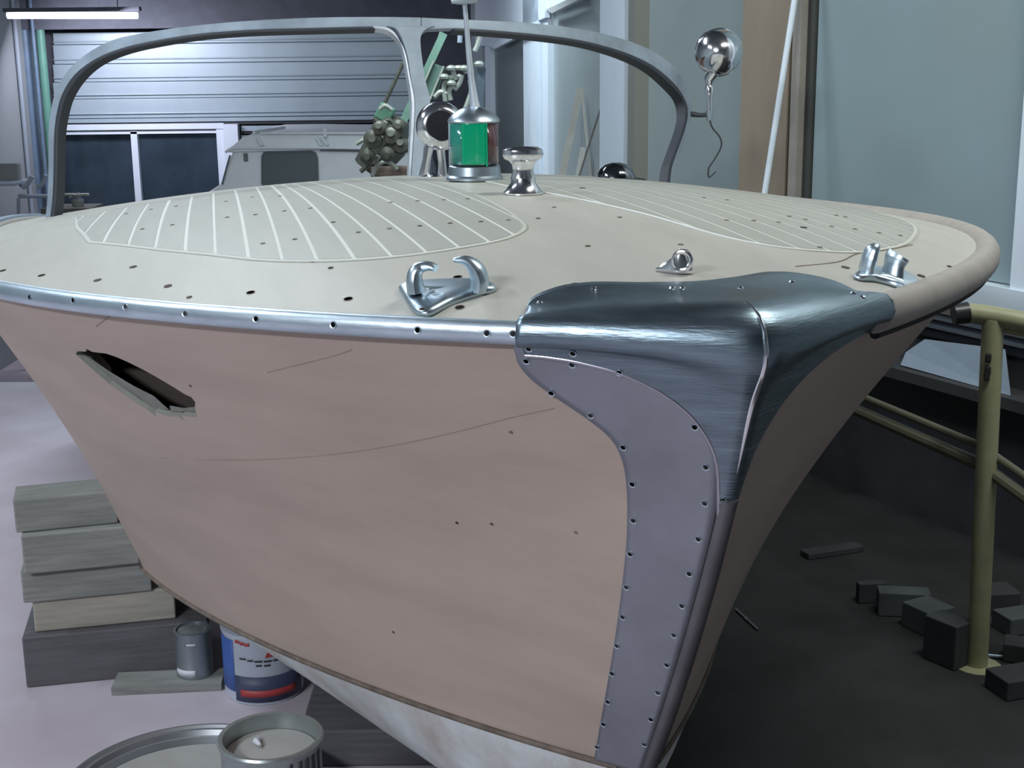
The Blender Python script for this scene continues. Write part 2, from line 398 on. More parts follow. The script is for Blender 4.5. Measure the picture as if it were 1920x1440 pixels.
def dpart(name, x0, x1, z0, z1, m, y=0, th=.05, par=None):
    a = at(x0, 300, YB).x; b = at(x1, 300, YB).x
    return box(name, ((a + b) / 2 - dr.location.x, y, (z0 + z1) / 2 - ZB), (b - a, th, z1 - z0), m, dr)
zt = at(250, 236, YB).z
dpart('pane', 104, 252, ZB + .1, zt - .06, M_glassdark, .06, .02); dpart('pane', 262, 410, ZB + .1, zt - .06, M_glassdark, .04, .02)
dpart('top_rail', 92, 425, zt - .035, zt + .02, M_white, -.01, .08); dpart('track', 92, 425, zt - .055, zt - .038, M_grey, .02, .06); dpart('lower_rail', 92, 425, zt - .078, zt - .055, M_white, 0, .07)
dpart('mullion', 250, 262, ZB, zt - .05, M_white, 0, .07); dpart('jamb', 410, 424, ZB, zt, M_white, 0, .08); dpart('jamb', 92, 104, ZB, zt, M_rubber, 0, .08)
dpart('kick_panel', 104, 410, ZB, ZB + .12, M_white, 0, .06)
o = dpart('post', 425, 452, ZB, zt + .01, M_white, -.03, .12)
bz = at(600, 240, YB)
for (ya, yb, m_) in [(236, 244, M_gdoor), (246, 250, M_groove), (251, 262, M_gdoor), (263, 268, M_rubber)]:
    o = bk(452, ya, 778, yb, 'trim_20', m_, th=.05); o['kind'] = 'structure'
o = bk(452, 268, 778, 700, 'wall_back_lower', M_wall, th=.04); o['kind'] = 'structure'
slab('trim_21', at(98, 30, 13.6).x - 1.2, at(895, 30, 13.6).x, 13.55, 13.7, at(400, 52, 13.6).z, 3.6, M_header)
slab('wall_back_dark', at(778, 100, YB).x, at(897, 100, YB).x + .3, YB - .02, YB + .1, ZB, 3.6, M_header)

# lamp tube upper left
p0, p1 = at(14, 29, 12.6), at(258, 29, 12.6)
lt = empty('ceiling_lamp', ((p0 + p1) / 2), 'glowing white fluorescent tube lamp under the dark header, upper left', 'lamp')
rd = (p1 - p0) / 2
tube('glowing_tube', [-rd, rd], .028, M_tubeem, lt, 12); 
box('lamp_housing', (0, .01, .05), (rd.x * 2 + .05, .09, .035), M_header, lt)
for sx in (-1, 1): tube('hanger', [(sx * rd.x * .7, .01, .065), (sx * rd.x * .7, .01, 3.6 - lt.location.z)], .004, M_rubber, lt, 6)
area('tube_glow', (p0 + p1) / 2 + Vector((0.1, .06, -.05)), (-2.9, 14.0, .3), 1.2, .06, 42, (.88, .84, 1.))
# positions only: no fixtures are built for the lights overhead
for i, (x, y) in enumerate([(-2.6, 2.6), (-1.5, 5.2), (-2.4, -.6), (.4, 9.5), (1.2, 4.)]):
    pass

# pipes along the left of the back wall
PX = [(18, 34, M_grey, 13.7, 'thick grey vertical pipe at the far left'), (46, 66, M_pb, 13.6, 'dull blue pipe beside the grey pipe'), (36, 44, M_pl, 13.3, 'thin pale pipe in front of the blue pipes'), (69, 76, M_pb, 13.5, 'slim dark blue pipe between blue and green pipes'), (78, 94, M_pg, 13.6, 'green vertical pipe next to the garage door')]
for x0, x1, m_, Y, lb in PX:
    a = at(x0, 180, Y); b = at(x1, 180, Y); r = (b.x - a.x) / 2
    o = tube('wall_pipe', [(0, 0, ZB + .02), (0, 0, 1.3), (0, 0, 3.5)], r, m_, None, 14, label=lb, category='pipe', group='vertical pipes on the back wall'); o.location = ((a.x + b.x) / 2, Y, 0)
# rack and bench bits by the pipes (left, behind the deck)
bn = empty('steel_rack', (at(60, 340, 12.2).x, 12.2, ZB), 'grey steel trolley rack with tube rails at the far left behind the deck', 'rack')
def bl(p): return Vector(p) - bn.location
for a, b, r in [((35, 368), (92, 368), .018), ((35, 372), (35, 470), .016), ((92, 372), (92, 470), .016), ((45, 402), (82, 402), .014), ((22, 330), (44, 352), .016)]:
    tube('rail', [bl(at(*a, 12.2)), bl(at(*b, 12.2))], r, M_pl, bn, 8)
for a, b, c in [((60, 330), (52, 345), (42, 352)), ((86, 328), (80, 344), (70, 352))]:
    tube('elbow', crom([bl(at(*a, 12.)), bl(at(*b, 12.)), bl(at(*c, 12.))], 5), .02, M_pl, bn, 8)
pz = at(20, 330, 12.2); box('bracket_plate', bl((pz.x, 12.2, pz.z + .03)), (.17, .08, .16), M_grey, bn, bev=.01)
pz = at(18, 342, 12.1); box('shelf', bl((pz.x - .02, 12.1, pz.z)), (.30, .5, .02), M_pl, bn)
tube('leg', [(-.2, 0, 0), (-.2, 0, .95)], .02, M_grey, bn, 8); tube('leg', [(.16, 0, 0), (.16, 0, .95)], .02, M_grey, bn, 8)
st = empty('saw_bench', (at(135, 380, 12.).x, 12.0, ZB), 'small cluttered tool bench in front of the dark glass door', 'bench')
def sl(p): return Vector(p) - st.location
tube('handle_bar', [sl(at(118, 365, 12)), sl(at(167, 365, 12))], .012, M_machl, st, 8); tube('lever', [sl(at(130, 371, 12)), sl(at(148, 362, 12))], .01, M_machl, st, 8)
zt_ = at(140, 392, 12).z; box('bench_top', (0, 0, zt_ - ZB), (.42, .4, .05), M_mach, st)
for sx in (-1, 1): box('leg', (sx * .18, 0, (zt_ - ZB) / 2), (.04, .3, zt_ - ZB - .05), M_grey, st)
lathe('vice', [(0, 0), (.05, 0), (.055, .05), (.03, .07), (.04, .10), (0, .11)], M_grey, st, (.05, 0, zt_ - ZB + .025), 12)

# ------------------------------------------------------------------ van
YV = 11.4
van = empty('van', (at(560, 300, YV).x, YV, ZB), 'pale cream van with roof rack parked behind the boat', 'van')
def vl(px, py, dy=0): return at(px, py, YV + dy) - van.location
def extr(name, pts, d, m, parent, bev=0):
    n = len(pts); vs = [Vector(p) for p in pts] + [Vector(p) + Vector((0, d, 0)) for p in pts]
    bm = bmesh.new(); bvs = [bm.verts.new(v) for v in vs]
    bm.faces.new(bvs[:n][::-1]); bm.faces.new(bvs[n:])
    for i in range(n): bm.faces.new((bvs[i], bvs[(i + 1) % n], bvs[(i + 1) % n + n], bvs[i + n]))
    o = from_bm(name, bm, m, parent, smooth=False)
    if bev: bevel(o, bev, 3)
    return o
zb = .35
A = [vl(414, 345), vl(424, 312), vl(436, 284), vl(446, 276), vl(560, 272), vl(780, 276), vl(800, 345)]
A = [Vector((p.x, 0, p.z)) for p in A]
body = extr('body', [Vector((A[0].x - .55, 0, zb)), Vector((A[0].x - .5, 0, A[0].z - .3))] + A + [Vector((A[-1].x, 0, zb))], 1.55, M_van, van, .03)
R = [vl(424, 281), vl(436, 274), vl(448, 264), vl(458, 256), vl(480, 252), vl(560, 251), vl(700, 253), vl(790, 262), vl(795, 276)]
R = [Vector((p.x, -.03, p.z)) for p in R]
extr('roof', R + [Vector((R[0].x + .02, -.03, R[0].z - .02))], 1.6, M_van, van, .012)
a = vl(424, 280); b = vl(600, 276); c = vl(795, 280)
tube('gutter', [Vector((a.x, -.04, a.z - .02)), Vector((vl(440, 273).x, -.045, vl(440, 273).z - .015)), Vector((b.x, -.045, b.z)), Vector((c.x, -.04, c.z))], .011, M_van, van, 8)
tube('gutter_seal', [Vector((vl(600, 281).x, -.02, vl(600, 281).z)), Vector((c.x, -.02, vl(795, 284).z))], .009, M_trim2, van, 6)
W = [vl(492, 345), vl(492, 294), vl(495, 287), vl(503, 283), vl(584, 283), vl(592, 287), vl(595, 295), vl(597, 345)]
W = [Vector((p.x, -.012, p.z)) for p in W]; 
extr('side_window', [Vector((W[0].x, -.012, W[0].z - .1))] + W + [Vector((W[-1].x, -.012, W[-1].z - .1))], .03, M_vglass, van)
Ws = [p + Vector((0, -.004, 0)) for p in W]; tube('window_seal', Ws, .008, M_trim2, van, 6)
q = vl(461, 295); box('vent', (q.x, -.005, q.z), (.035, .02, .065), M_trim2, van, bev=.006)
tube('front_pillar_seal', [Vector((vl(432, 291).x, -.01, vl(432, 291).z)), Vector((vl(425, 315).x, -.01, vl(425, 315).z)), Vector((vl(417, 345).x, -.01, vl(417, 345).z))], .008, M_trim2, van, 6)
for px in (490, 601, 612):
    q0 = vl(px, 252); tube('rack_leg', [(q0.x - .03, -.05, q0.z - .02), (q0.x + .01, -.05, vl(px, 272).z)], .014, M_van, van, 8)
q0, q1 = vl(478, 248), vl(515, 246); tube('rack_bar', [Vector((q0.x, -.05, q0.z)), Vector((q1.x, .5, q1.z))], .014, M_van, van, 8)
q0 = vl(611, 240); tube('rack_post', [(q0.x, -.05, q0.z), (q0.x, -.05, vl(611, 256).z)], .018, M_van, van, 8)
tube('rack_bar', [(vl(490, 250).x, -.05, vl(490, 249).z), (vl(760, 250).x, -.05, vl(760, 249).z)], .010, M_van, van, 8)
for sx in (A[0].x - .1, A[-1].x - .45):
    for sy in (.12, 1.43):
        mt = Matrix.Translation((sx, sy, .31)) @ Matrix.Rotation(math.pi / 2, 4, 'X')
        lathe('wheel', [(0, -.1), (.2, -.1), (.30, -.09), (.31, -.04), (.31, .04), (.30, .09), (.2, .1), (0, .1)], M_blackp, van, (0, 0, 0), 24, mat=mt)

# ------------------------------------------------------------------ machinery and beams leaning at the back
YM = 8.6
mc = empty('engine', (at(740, 330, YM).x, YM, ZB), 'dark greasy engine with pulleys and rods tilted upright behind the windscreen post', 'engine')
def ml(px, py, dy=0): return at(px, py, YM + dy) - mc.location
tube('engine_block', [ml(690, 318), ml(725, 270), ml(748, 222)], [.10, .13, .08], M_mach, mc, 8)
tube('shaft', [ml(672, 300, .1), ml(700, 240, .1), ml(760, 110, .1)], .012, M_mach, mc, 8)
for (x, y, r, d) in [(700, 262, .055, -.24), (712, 243, .04, -.26), (727, 287, .045, -.27), (735, 258, .05, -.24), (690, 292, .045, -.25), (748, 238, .04, -.22), (752, 275, .05, -.22)]:
    q = ml(x, y, d); mt = Matrix.Translation(q) @ Matrix.Rotation(math.pi / 2 + random.uniform(-.4, .4), 4, 'X')
    lathe('pulley', [(0, 0), (r * .9, 0), (r, .01), (r * .8, .02), (r * .8, .035), (r, .045), (r * .4, .06), (r * .4, .09), (0, .09)], M_mach, mc, (0, 0, 0), 22, mat=mt)
for i, pts in enumerate([[(668, 270), (683, 262), (694, 268), (690, 280)], [(700, 222), (712, 230), (730, 225), (742, 238)], [(698, 330), (706, 312), (722, 303), (735, 308), (745, 318)], [(676, 322), (690, 308), (686, 298)], [(725, 300), (740, 286), (758, 283)], [(712, 205), (722, 198), (735, 206)]]):
    tube('pipe', crom([ml(*p, -.2) for p in pts], 5), .014, M_machl if i % 2 == 0 or i == 5 else M_mach, mc, 8)
for (x, y) in [(716, 265), (738, 250), (706, 300), (720, 235)]:
    box('bracket', ml(x, y, -.2), (.03, .03, .06), M_machl, mc, rot=(.2, .5, .1), bev=.006)
o = box('valve_cover', ml(722, 212, -.05), (.10, .08, .10), mat('engine_green', (.10, .25, .16), .5), mc, rot=(0, .5, 0), bev=.01)
o = box('bright_cylinder', ml(745, 246, -.2), (.02, .02, .09), M_machl, mc, rot=(0, .35, 0), bev=.006)
box('oil_pan', ml(735, 322, -.1), (.26, .1, .07), mat('rusty', (.17, .13, .10), .7), mc, bev=.02)
box('stand', (.0, .1, .45), (.5, .3, .9), M_mach, mc)
# green channel beams leaning
gb = empty('green_beam', (at(800, 250, 9.4).x, 9.4, ZB), 'wide light green steel channel leaning behind the windscreen post', 'beam')
def gl(px, py, dy=0): return at(px, py, 9.4 + dy) - gb.location
def beam(name, a, b, w, m, par, d=.03, loc=None):
    a = Vector(a); b = Vector(b); ax = (b - a).normalized(); sd = ax.cross(Vector((0, 1, 0))).normalized(); nn = sd.cross(ax)
    vs = []
    for p in (a, b):
        for sx, sy in ((-1, -1), (1, -1), (1, 1), (-1, 1)): vs.append(p + sd * sx * w / 2 + nn * sy * d / 2)
    return from_py(name, vs, [(0, 3, 2, 1), (4, 5, 6, 7), (0, 1, 5, 4), (1, 2, 6, 5), (2, 3, 7, 6), (3, 0, 4, 7)], m, par, False)
foot = gl(770, 330); foot.z = .02; top = gl(840, 20)
def bx_at(y, off=0):  # along the beam direction in picture
    return gl(838 - (y - 50) * .46 + off, y)
beam('web', bx_at(330), bx_at(62), .05, M_gbeam, gb)
beam('wide_web', gl(802, 182, -.05), gl(823, 122, -.05), .10, mat('green_beam_dark', (.09, .17, .135), .5), gb)
beam('flange', gl(797, 152, -.08), gl(813, 114, -.08), .012, M_machl, gb); beam('flange', gl(806, 187, -.08), gl(832, 124, -.08), .012, M_machl, gb)
beam('side_rail', gl(760, 262, .05), gl(826, 60, .05), .012, M_machl, gb)
# rods and fittings hanging behind the light
rk = empty('tool_rack', (at(860, 150, 9.0).x, 9.0, ZB), 'pipe fittings and taps clustered on a dark stand behind the bow light', 'rack')
def rl(px, py, dy=0): return at(px, py, 9.0 + dy) - rk.location
for pts in [[(835, 190), (833, 160), (845, 145), (862, 143)], [(845, 188), (842, 170), (850, 160)], [(855, 150), (850, 130), (868, 128), (875, 138)], [(815, 182), (826, 172), (838, 176)], [(872, 205), (884, 170), (880, 150)], [(902, 62), (895, 85), (890, 96)], [(863, 60), (862, 80)], [(866, 140), (862, 155), (852, 168)]]:
    tube('fitting', crom([rl(*p) for p in pts], 5), .016, M_machl if len(pts) > 2 else M_pl, rk, 8)
for (x, y) in [(846, 132), (870, 132), (833, 148), (898, 124), (846, 160)]:
    lathe('tap_head', [(0, 0), (.028, 0), (.034, .015), (.02, .03), (0, .034)], M_machl, rk, rl(x, y, -.03), 10)
beam('stand_post', rl(893, 250), rl(903, 128), .055, mat('teal_dark', (.06, .09, .11), .5), rk, .03)
box('base', (0, 0, .5), (.3, .2, 1.), M_mach, rk)

# ------------------------------------------------------------------ battens and pole leaning on the partition
def lean(name, a, b, w, m, lb, cat, grp=None, which=1, off=.1, r=None, lift=.08):
    A_, D_, N_ = (R2[0], D2, N2) if which == 2 else (R1[0], D1, N1)
    zfl = 0. if which == 2 else ZB
    pb = onplane(*b, A_ + N_ * lift, N_); pa = onplane(*a, A_ + N_ * (off), N_)
    d = pa - pb; foot = pb + d * ((zfl + .01 - pb.z) / d.z)
    e = empty(name, foot, lb, cat, group=grp)
    if r: tube('shaft', [(0, 0, 0), pb - foot], r, m, e, 10); tube('end_cap', [(0, 0, 0), (pb - foot) * .02], r * 1.3, M_blackp, e, 10)
    else: beam('board', Vector((0, 0, 0)), pb - foot, w, m, e, .02)
    return e
def stand_batten(a, b, Y, w, m, lb):
    pa, pb = at(*a, Y + .12), at(*b, Y); d = pa - pb; foot = pb + d * ((ZB + .01 - pb.z) / d.z)
    e = empty('batten', foot, lb, 'batten'); beam('board', Vector((0, 0, 0)), pa - foot, w, m, e, .016); return e
stand_batten((1088, 166), (1052, 340), 7.30, .036, M_stick, 'wide pale batten leaning in front of glass right of the bow light')
stand_batten((1091, 172), (1108, 340), 7.12, .013, M_stick, 'thin pale batten leaning leftwards, its top meeting the wide batten')
stand_batten((1093, 278), (1082, 340), 6.94, .026, M_stick, 'short pale batten with its top just above the deck')
stand_batten((1143, 150), (1083, 340), 6.76, .009, mat('dark_stick', (.13, .13, .12), .6), 'thin dark stick leaning rightwards towards the white column')
lean('white_pole', (1434, 360), (1499, -60), .02, M_white, 'thin white pole leaning against the warm coloured post', 'pole', which=2, off=.22, r=.0105)

# ------------------------------------------------------------------ yellow trestle beside the boat, with its lower rails
YT = 3.2
tr_o = onz(1832, 1252, 0)
ys = empty('yellow_stand', (tr_o.x, tr_o.y, 0), 'chipped yellow tubular steel stand beside the right of the hull', 'stand')
def yl(px, py, Y): return at(px, py, Y) - ys.location
Yt = tr_o.y
pt_ = yl(1862, 598, Yt)
tube('post', [(0, 0, .0), (pt_.x, 0, pt_.z)], .026, M_yel, ys, 14)
tb = crom([yl(1815, 586, Yt + .02), yl(1860, 592, Yt), yl(1925, 604, Yt - .03), yl(2060, 630, Yt - .08)], 4)
tube('top_bar', tb, .0235, M_yel, ys, 14)
tube('brace', [yl(1880, 618, Yt), yl(1940, 630, Yt - .02)], .008, M_yel, ys, 8)
b0 = tb[-1]; tube('post', [(b0.x - .02, b0.y, 0), (b0.x - .02, b0.y, b0.z)], .026, M_yel, ys, 14)
for z in (0, .0): pass
q = yl(1850, 880, Yt)
M_yelshade = mat('yellow_in_shade', (.14, .14, .10), .6)  # stand yellow darkened in the colour, for lower rails lying in shade
tube('lower_rail', [Vector((q.x + .16, -.35, q.z - .10)), q + Vector((0, .03, 0)), q + Vector((-.31 * .95, .95, .0))], .017, M_yelshade, ys, 10)
tube('lower_rail', [Vector((q.x + .16, -.33, q.z - .05)), q + Vector((0, .05, .045)), q + Vector((-.31 * .95, .95, .045))], .010, M_yelshade, ys, 10)
for (x, y) in [(1853, 671), (1852, 695), (1850, 706)]:
    c = yl(x, y, Yt - .022); box('paint_chip', c, (.014, .012, .022), M_blackp, ys, bev=.004)
c = tb[0]; tube('end_knob', [c + Vector((-.035, 0, -.004)), c], [.026, .027], M_blackp, ys, 12)
lathe('foot_plate', [(0, 0), (.06, 0), (.06, .008), (0, .01)], M_yel, ys, (0, 0, 0), 16)
# blue-white sheet against the lower wall
sA = onplane(1690, 684, R2[0] + N2 * .10, N2); sB = onplane(1895, 741, R2[0] + N2 * .10, N2); sC = onplane(1885, 655, R2[0] + N2 * .06, N2); sD = onplane(1735, 636, R2[0] + N2 * .06, N2); sE = onplane(1700, 660, R2[0] + N2 * .08, N2)
P5 = [sA, sB, sC, sD, sE]; cen_ = Vector((sA.x, sA.y, 0))
sh = from_py('sheet', [p - cen_ for p in P5] + [p - cen_ + N2 * .004 for p in P5], [(4, 3, 2, 1, 0), (5, 6, 7, 8, 9)] + [(i, (i + 1) % 5, (i + 1) % 5 + 5, i + 5) for i in range(5)], M_sheet, None, False, label='bluish white sheet propped on the dark lower wall at right', category='sheet'); sh.location = cen_
zlow = min(p.z for p in P5)
ld = wb('trim_22', 1600, 2300, zlow - .035, zlow, .14, mat('dark_ledge', (.05, .052, .055), .7), base=.02)

# ------------------------------------------------------------------ floor things, right: dark sheet for the floor shade, offcuts, tin rod
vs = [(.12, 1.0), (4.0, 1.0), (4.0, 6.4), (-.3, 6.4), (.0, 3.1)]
rg = from_py('floor_shade_sheet', [(x, y, .001) for x, y in vs] + [(x, y, .006) for x, y in vs], [(0, 4, 3, 2, 1), (5, 6, 7, 8, 9)] + [(i, (i + 1) % 5, (i + 1) % 5 + 5, i + 5) for i in range(5)], M_floorshade, None, False, label='dark sheet added for the shade on the floor right of the boat', category='mat')
M_off = mat('offcut', (.10, .115, .125), .8, var=.2, scale=10); M_off2 = mat('offcut_b', (.05, .053, .06), .8, var=.2, scale=10)
OFF = [((1692, 1150), (.14, .06, .07), -.15, M_off, 'flat topped offcut block behind the square one'), ((1738, 1178), (.095, .10, .07), .5, M_off, 'square wood offcut with pale top edges'), ((1632, 1128), (.08, .03, .06), .1, M_off2, 'small thin offcut left of the flat block'), ((1775, 1240), (.07, .10, .12), .6, M_off2, 'upright offcut at the foot of the yellow post'), ((1905, 1180), (.10, .08, .05), .3, M_off, 'offcut cut off by the right picture edge'), ((1870, 1140), (.09, .09, .06), .1, M_off2, 'low offcut right of the yellow post'), ((1560, 1038), (.20, .05, .02), .35, M_off2, 'long thin strip lying on the dark floor'), ((1915, 1236), (.09, .07, .05), -.4, M_off2, 'low offcut lying in front at far right'), ((1905, 1295), (.12, .09, .05), .3, M_off2, 'nearest offcut at the lower right edge')]
for (px, s, rz, m_, lb) in OFF:
    p = onz(*px, .006); box('wood_offcut', (p.x, p.y, .0062 + s[2] / 2), s, m_, None, rz=rz, bev=.003, label=lb, category='offcut', group='wood offcuts on the dark floor')
a = onz(1380, 1141, .012); b = onz(1422, 1180, .012)
rod = empty('metal_rod', (a + b) / 2, 'thin bright metal rod lying on the dark floor right of the stem', 'rod')
tube('shaft', [a - rod.location, b - rod.location], .0035, M_chrome, rod, 8); tube('collar', [(a - rod.location) * .1, (b - rod.location) * .15], .0055, M_chrome, rod, 8)
a = onz(1848, 1229, .012); b = onz(1885, 1232, .012)
tube('metal_strip', [Vector((0, 0, 0)), b - a], .005, M_rail, None, 8, label='short shiny metal strip on the floor by the upright offcut', category='strip').location = a

# ------------------------------------------------------------------ timber stack and tins, left
def timber(name, px_l, px_r, y_base, zb_, h, dep, m, lb, dz=0):
    a = onz(px_l, y_base, zb_); b = onz(px_r, y_base - (px_r - px_l) * .10, zb_)
    ang = math.atan2(b.y - a.y, b.x - a.x); L = (b - a).length
    c = (a + b) / 2 + Vector((-math.sin(ang), math.cos(ang), 0)) * dep / 2
    return box(name, (c.x, c.y, zb_ + h / 2), (L, dep, h), m, None, rz=ang, bev=.004, label=lb, category='timber')
tm = timber('timber_block', 50, 395, 1290, 0.0005, .135, .22, M_blockdk, 'dark long timber lowest in the stack under the hull')
tm2 = timber('timber_block', 66, 330, 1186, .1365, .085, .20, M_blocklt, 'pale end-grained timber above the dark lowest one')
def board_stack():
    for (xl, xr, yb_, z0_, h, lb) in [(44, 285, 1132, .2225, .085, 'lower grey board of the stack, with a dark slot'), (46, 262, 1078, .3085, .10, 'middle grey board of the stack beside the hull'), (30, 222, 1000, .4095, .085, 'topmost grey board of the stack with a pale top')]:
        timber('timber_board', xl, xr, yb_, z0_, h, .12, M_block, lb)
board_stack()
# 1 litre tin on a thin board
bdp = onz(345, 1283, .0); bd = box('thin_board', (bdp.x - .035, bdp.y - .005, .011), (.27, .09, .02), M_block, None, rz=.08, label='thin brown board under the small grey tin', category='board')
cp = onz(363, 1268, .021)
cn = empty('paint_tin', (cp.x, cp.y + .022, .0212), 'small grey one litre paint tin with white label strip', 'tin')
rr_ = .046
lathe('body', [(rr_, 0), (rr_ * 1.02, .003), (rr_, .006), (rr_, .112), (rr_ * 1.03, .116), (rr_ * 1.03, .12), (rr_ * .9, .121), (rr_ * .88, .115), (0, .115)], M_can, cn)
lathe('lid', [(0, .1155), (rr_ * .8, .1155), (rr_ * .8, .118), (rr_ * .6, .1175), (0, .1175)], M_canlid, cn)
def arc_label(name, r, z0, z1, a0, a1, m, par, n=10):
    vs = []; 
    for i in range(n + 1):
        t = a0 + (a1 - a0) * i / n
        for z in (z0, z1): vs.append((r * math.cos(t), r * math.sin(t), z))
    o = from_py(name, vs, [(2 * i, 2 * i + 2, 2 * i + 3, 2 * i + 1) for i in range(n)], m, par); solid(o, .0006, 0); return o
arc_label('white_strip', rr_ + .001, .008, .026, math.radians(215), math.radians(285), M_label, cn)
arc_label('small_mark', rr_ + .001, .092, .097, math.radians(262), math.radians(290), M_label, cn)
# 10 litre labelled bucket
bp = onz(484, 1325, 0)
bk_ = empty('labelled_bucket', (bp.x, bp.y + .10, 0.001), 'white and blue labelled paint bucket standing behind the open tin', 'bucket')
rb = .098
lathe('body', [(rb * .97, 0), (rb, .01), (rb, .17), (rb * 1.03, .175), (rb * 1.03, .18), (rb * .95, .181), (0, .175)], mat('white_tin', (.45, .50, .58), .4), bk_)
arc_label('blue_side', rb + .001, .03, .165, math.radians(195), math.radians(235), M_blue, bk_)
arc_label('dark_band', rb + .001, .008, .075, math.radians(236), math.radians(345), mat('navy_band', (.05, .06, .12), .5), bk_)
arc_label('red_stripe', rb + .002, .022, .04, math.radians(245), math.radians(330), M_redl, bk_)
def arc_text(txt, r, z, a0, size, m, par, name='lettering'):
    cu = bpy.data.curves.new(name, 'FONT'); cu.body = txt; cu.size = size; cu.extrude = .0003
    tmp = bpy.data.objects.new('tmp', cu); COL.objects.link(tmp); dg = bpy.context.evaluated_depsgraph_get()
    me = bpy.data.meshes.new_from_object(tmp.evaluated_get(dg)); bpy.data.objects.remove(tmp)
    for v in me.vertices:
        x, y, zz = v.co; t = a0 + x / r; v.co = ((r + zz) * math.cos(t), (r + zz) * math.sin(t), z + y)
    me.materials.clear(); me.materials.append(m); return link(name, me, m, par)
for t0_, t1_, z_ in [(240, 247, .165), (248, 254, .162), (255, 262, .160)]: arc_label('red_print_line', rb + .0015, z_ - .004, z_ + .004, math.radians(t0_), math.radians(t1_), M_redl, bk_, 4)
arc_text('POLYURETHANE & EPOXY', rb + .0015, .118, math.radians(240), .009, M_ink, bk_) if False else None
for z_, s_ in ((.118, .82), (.107, .55)):
    pass
from_py('red_triangle', [((rb + .002) * math.cos(math.radians(t)), (rb + .002) * math.sin(math.radians(t)), z) for t, z in ((283, .125), (306, .125), (296, .165))] + [((rb + .0005) * math.cos(math.radians(t)), (rb + .0005) * math.sin(math.radians(t)), z) for t, z in ((283, .125), (306, .125), (296, .165))], [(0, 1, 2), (5, 4, 3), (0, 3, 4, 1), (1, 4, 5, 2), (2, 5, 3, 0)], M_redl, bk_, False)
for t0_, t1_, z_ in [(246, 256, .122), (258, 266, .119), (268, 279, .117), (281, 292, .116), (294, 308, .116), (270, 278, .106), (281, 290, .105)]:
    arc_label('print_line', rb + .0015, z_ - .0022, z_ + .0022, math.radians(t0_), math.radians(t1_), M_ink, bk_, 4)
# open paint tin, near
op = onz(507, 1378, .38)
ot = empty('open_tin', (op.x, op.y, 0.001), 'tall open paint tin with dried paint skin and drips, nearest the camera', 'tin')
ro = .091; ho = .379
lathe('body', [(ro * .97, 0), (ro * .97, ho - .02), (ro * 1.0, ho - .012), (ro * 1.03, ho - .004), (ro * 1.0, ho), (ro * .92, ho - .001), (ro * .9, ho - .012), (ro * .9, ho - .045), (0, ho - .045)], mat('open_tin_metal', (.34, .38, .38), .35, .7, var=.2, scale=12), ot, seg=48)
lathe('dried_paint', [(0, ho - .044), (ro * .885, ho - .044), (ro * .885, ho - .03), (ro * .5, ho - .028), (0, ho - .029)], M_liquid, ot, seg=40)
tube('pry_tool', [(-.028, .035, ho - .025), (-.03, .02, ho - .022), (-.02, .005, ho - .022)], [.004, .006, .003], M_label, ot, 8)
for i, t in enumerate([300, 312, 322, 333, 345]):
    arc_label('paint_drip', ro * .97 + .001, ho - .05 - .05 * (i % 3), ho - .012, math.radians(t), math.radians(t + 4), M_ink, ot, 3)
# big low round tub
tp = onz(352, 1468, .10)
tbb = empty('round_tub', (tp.x, tp.y, 0.001), 'large low round metal tub lid with ridged rim, lower left', 'tub')
rt = .258
lathe('rim', [(rt * .98, 0), (rt * .98, .085), (rt, .092), (rt, .099), (rt * .975, .10), (rt * .955, .094), (rt * .93, .098), (rt * .905, .097), (rt * .885, .086), (rt * .87, .084), (rt * .85, .087), (rt * .83, .07), (0, .07)], M_tub, tbb, seg=72)
lathe('settled_paint', [(0, .0705), (rt * .825, .0705), (rt * .825, .073), (0, .073)], M_liquid, tbb, seg=60)
# dark block added where the ground under the hull turns dark
kb = onz(576, 1270, .09)
box('added_dark_block', (kb.x + .33, kb.y - .14, .045), (.62, .26, .088), M_blockdk, None, bev=.005, rz=0.0, label='big dark square block added under the white painted bottom', category='block')

# ================================================================== THE BOAT
# left topside, with the torn hole
hole = [(.814, .862), (.80, .872), (.772, .876), (.765, .884), (.755, .878), (.72, .880), (.70, .874), (.685, .866), (.665, .852), (.65, .838), (.632, .818), (.62, .802), (.612, .797), (.612, .785), (.622, .770), (.633, .745), (.645, .742), (.665, .741), (.668, .728), (.676, .736), (.70, .732), (.725, .738), (.732, .724), (.742, .740), (.758, .757), (.775, .775), (.79, .795), (.80, .820)]
def gridpts(nT=120, nW=26, tmax=TE):
    return [(tmax * (i / nT) ** 1.8 + (1e-4 if i == 0 else 0), (j + .5 * (i % 2)) / nW) for i in range(1, nT) for j in range(1, nW)]
out = [(TE * (i / 120) ** 1.8, 0) for i in range(0, 120)] + [(TE, j / 26) for j in range(26)] + [(TE * (i / 120) ** 1.8, 1) for i in range(120, 0, -1)] + [(0, 1 - j / 40) for j in range(40)]
def raw_patch(*a, **k):
    return patch(*a, **k)
hl = patch('topside', out, lambda t, w: hull(t, w, -1), (9, 9), M_hull, boat, holes=[hole], grid=gridpts())
hr = patch('topside', out, lambda t, w: hull(t, w, 1), (9, 9), M_hullr, boat, grid=gridpts())
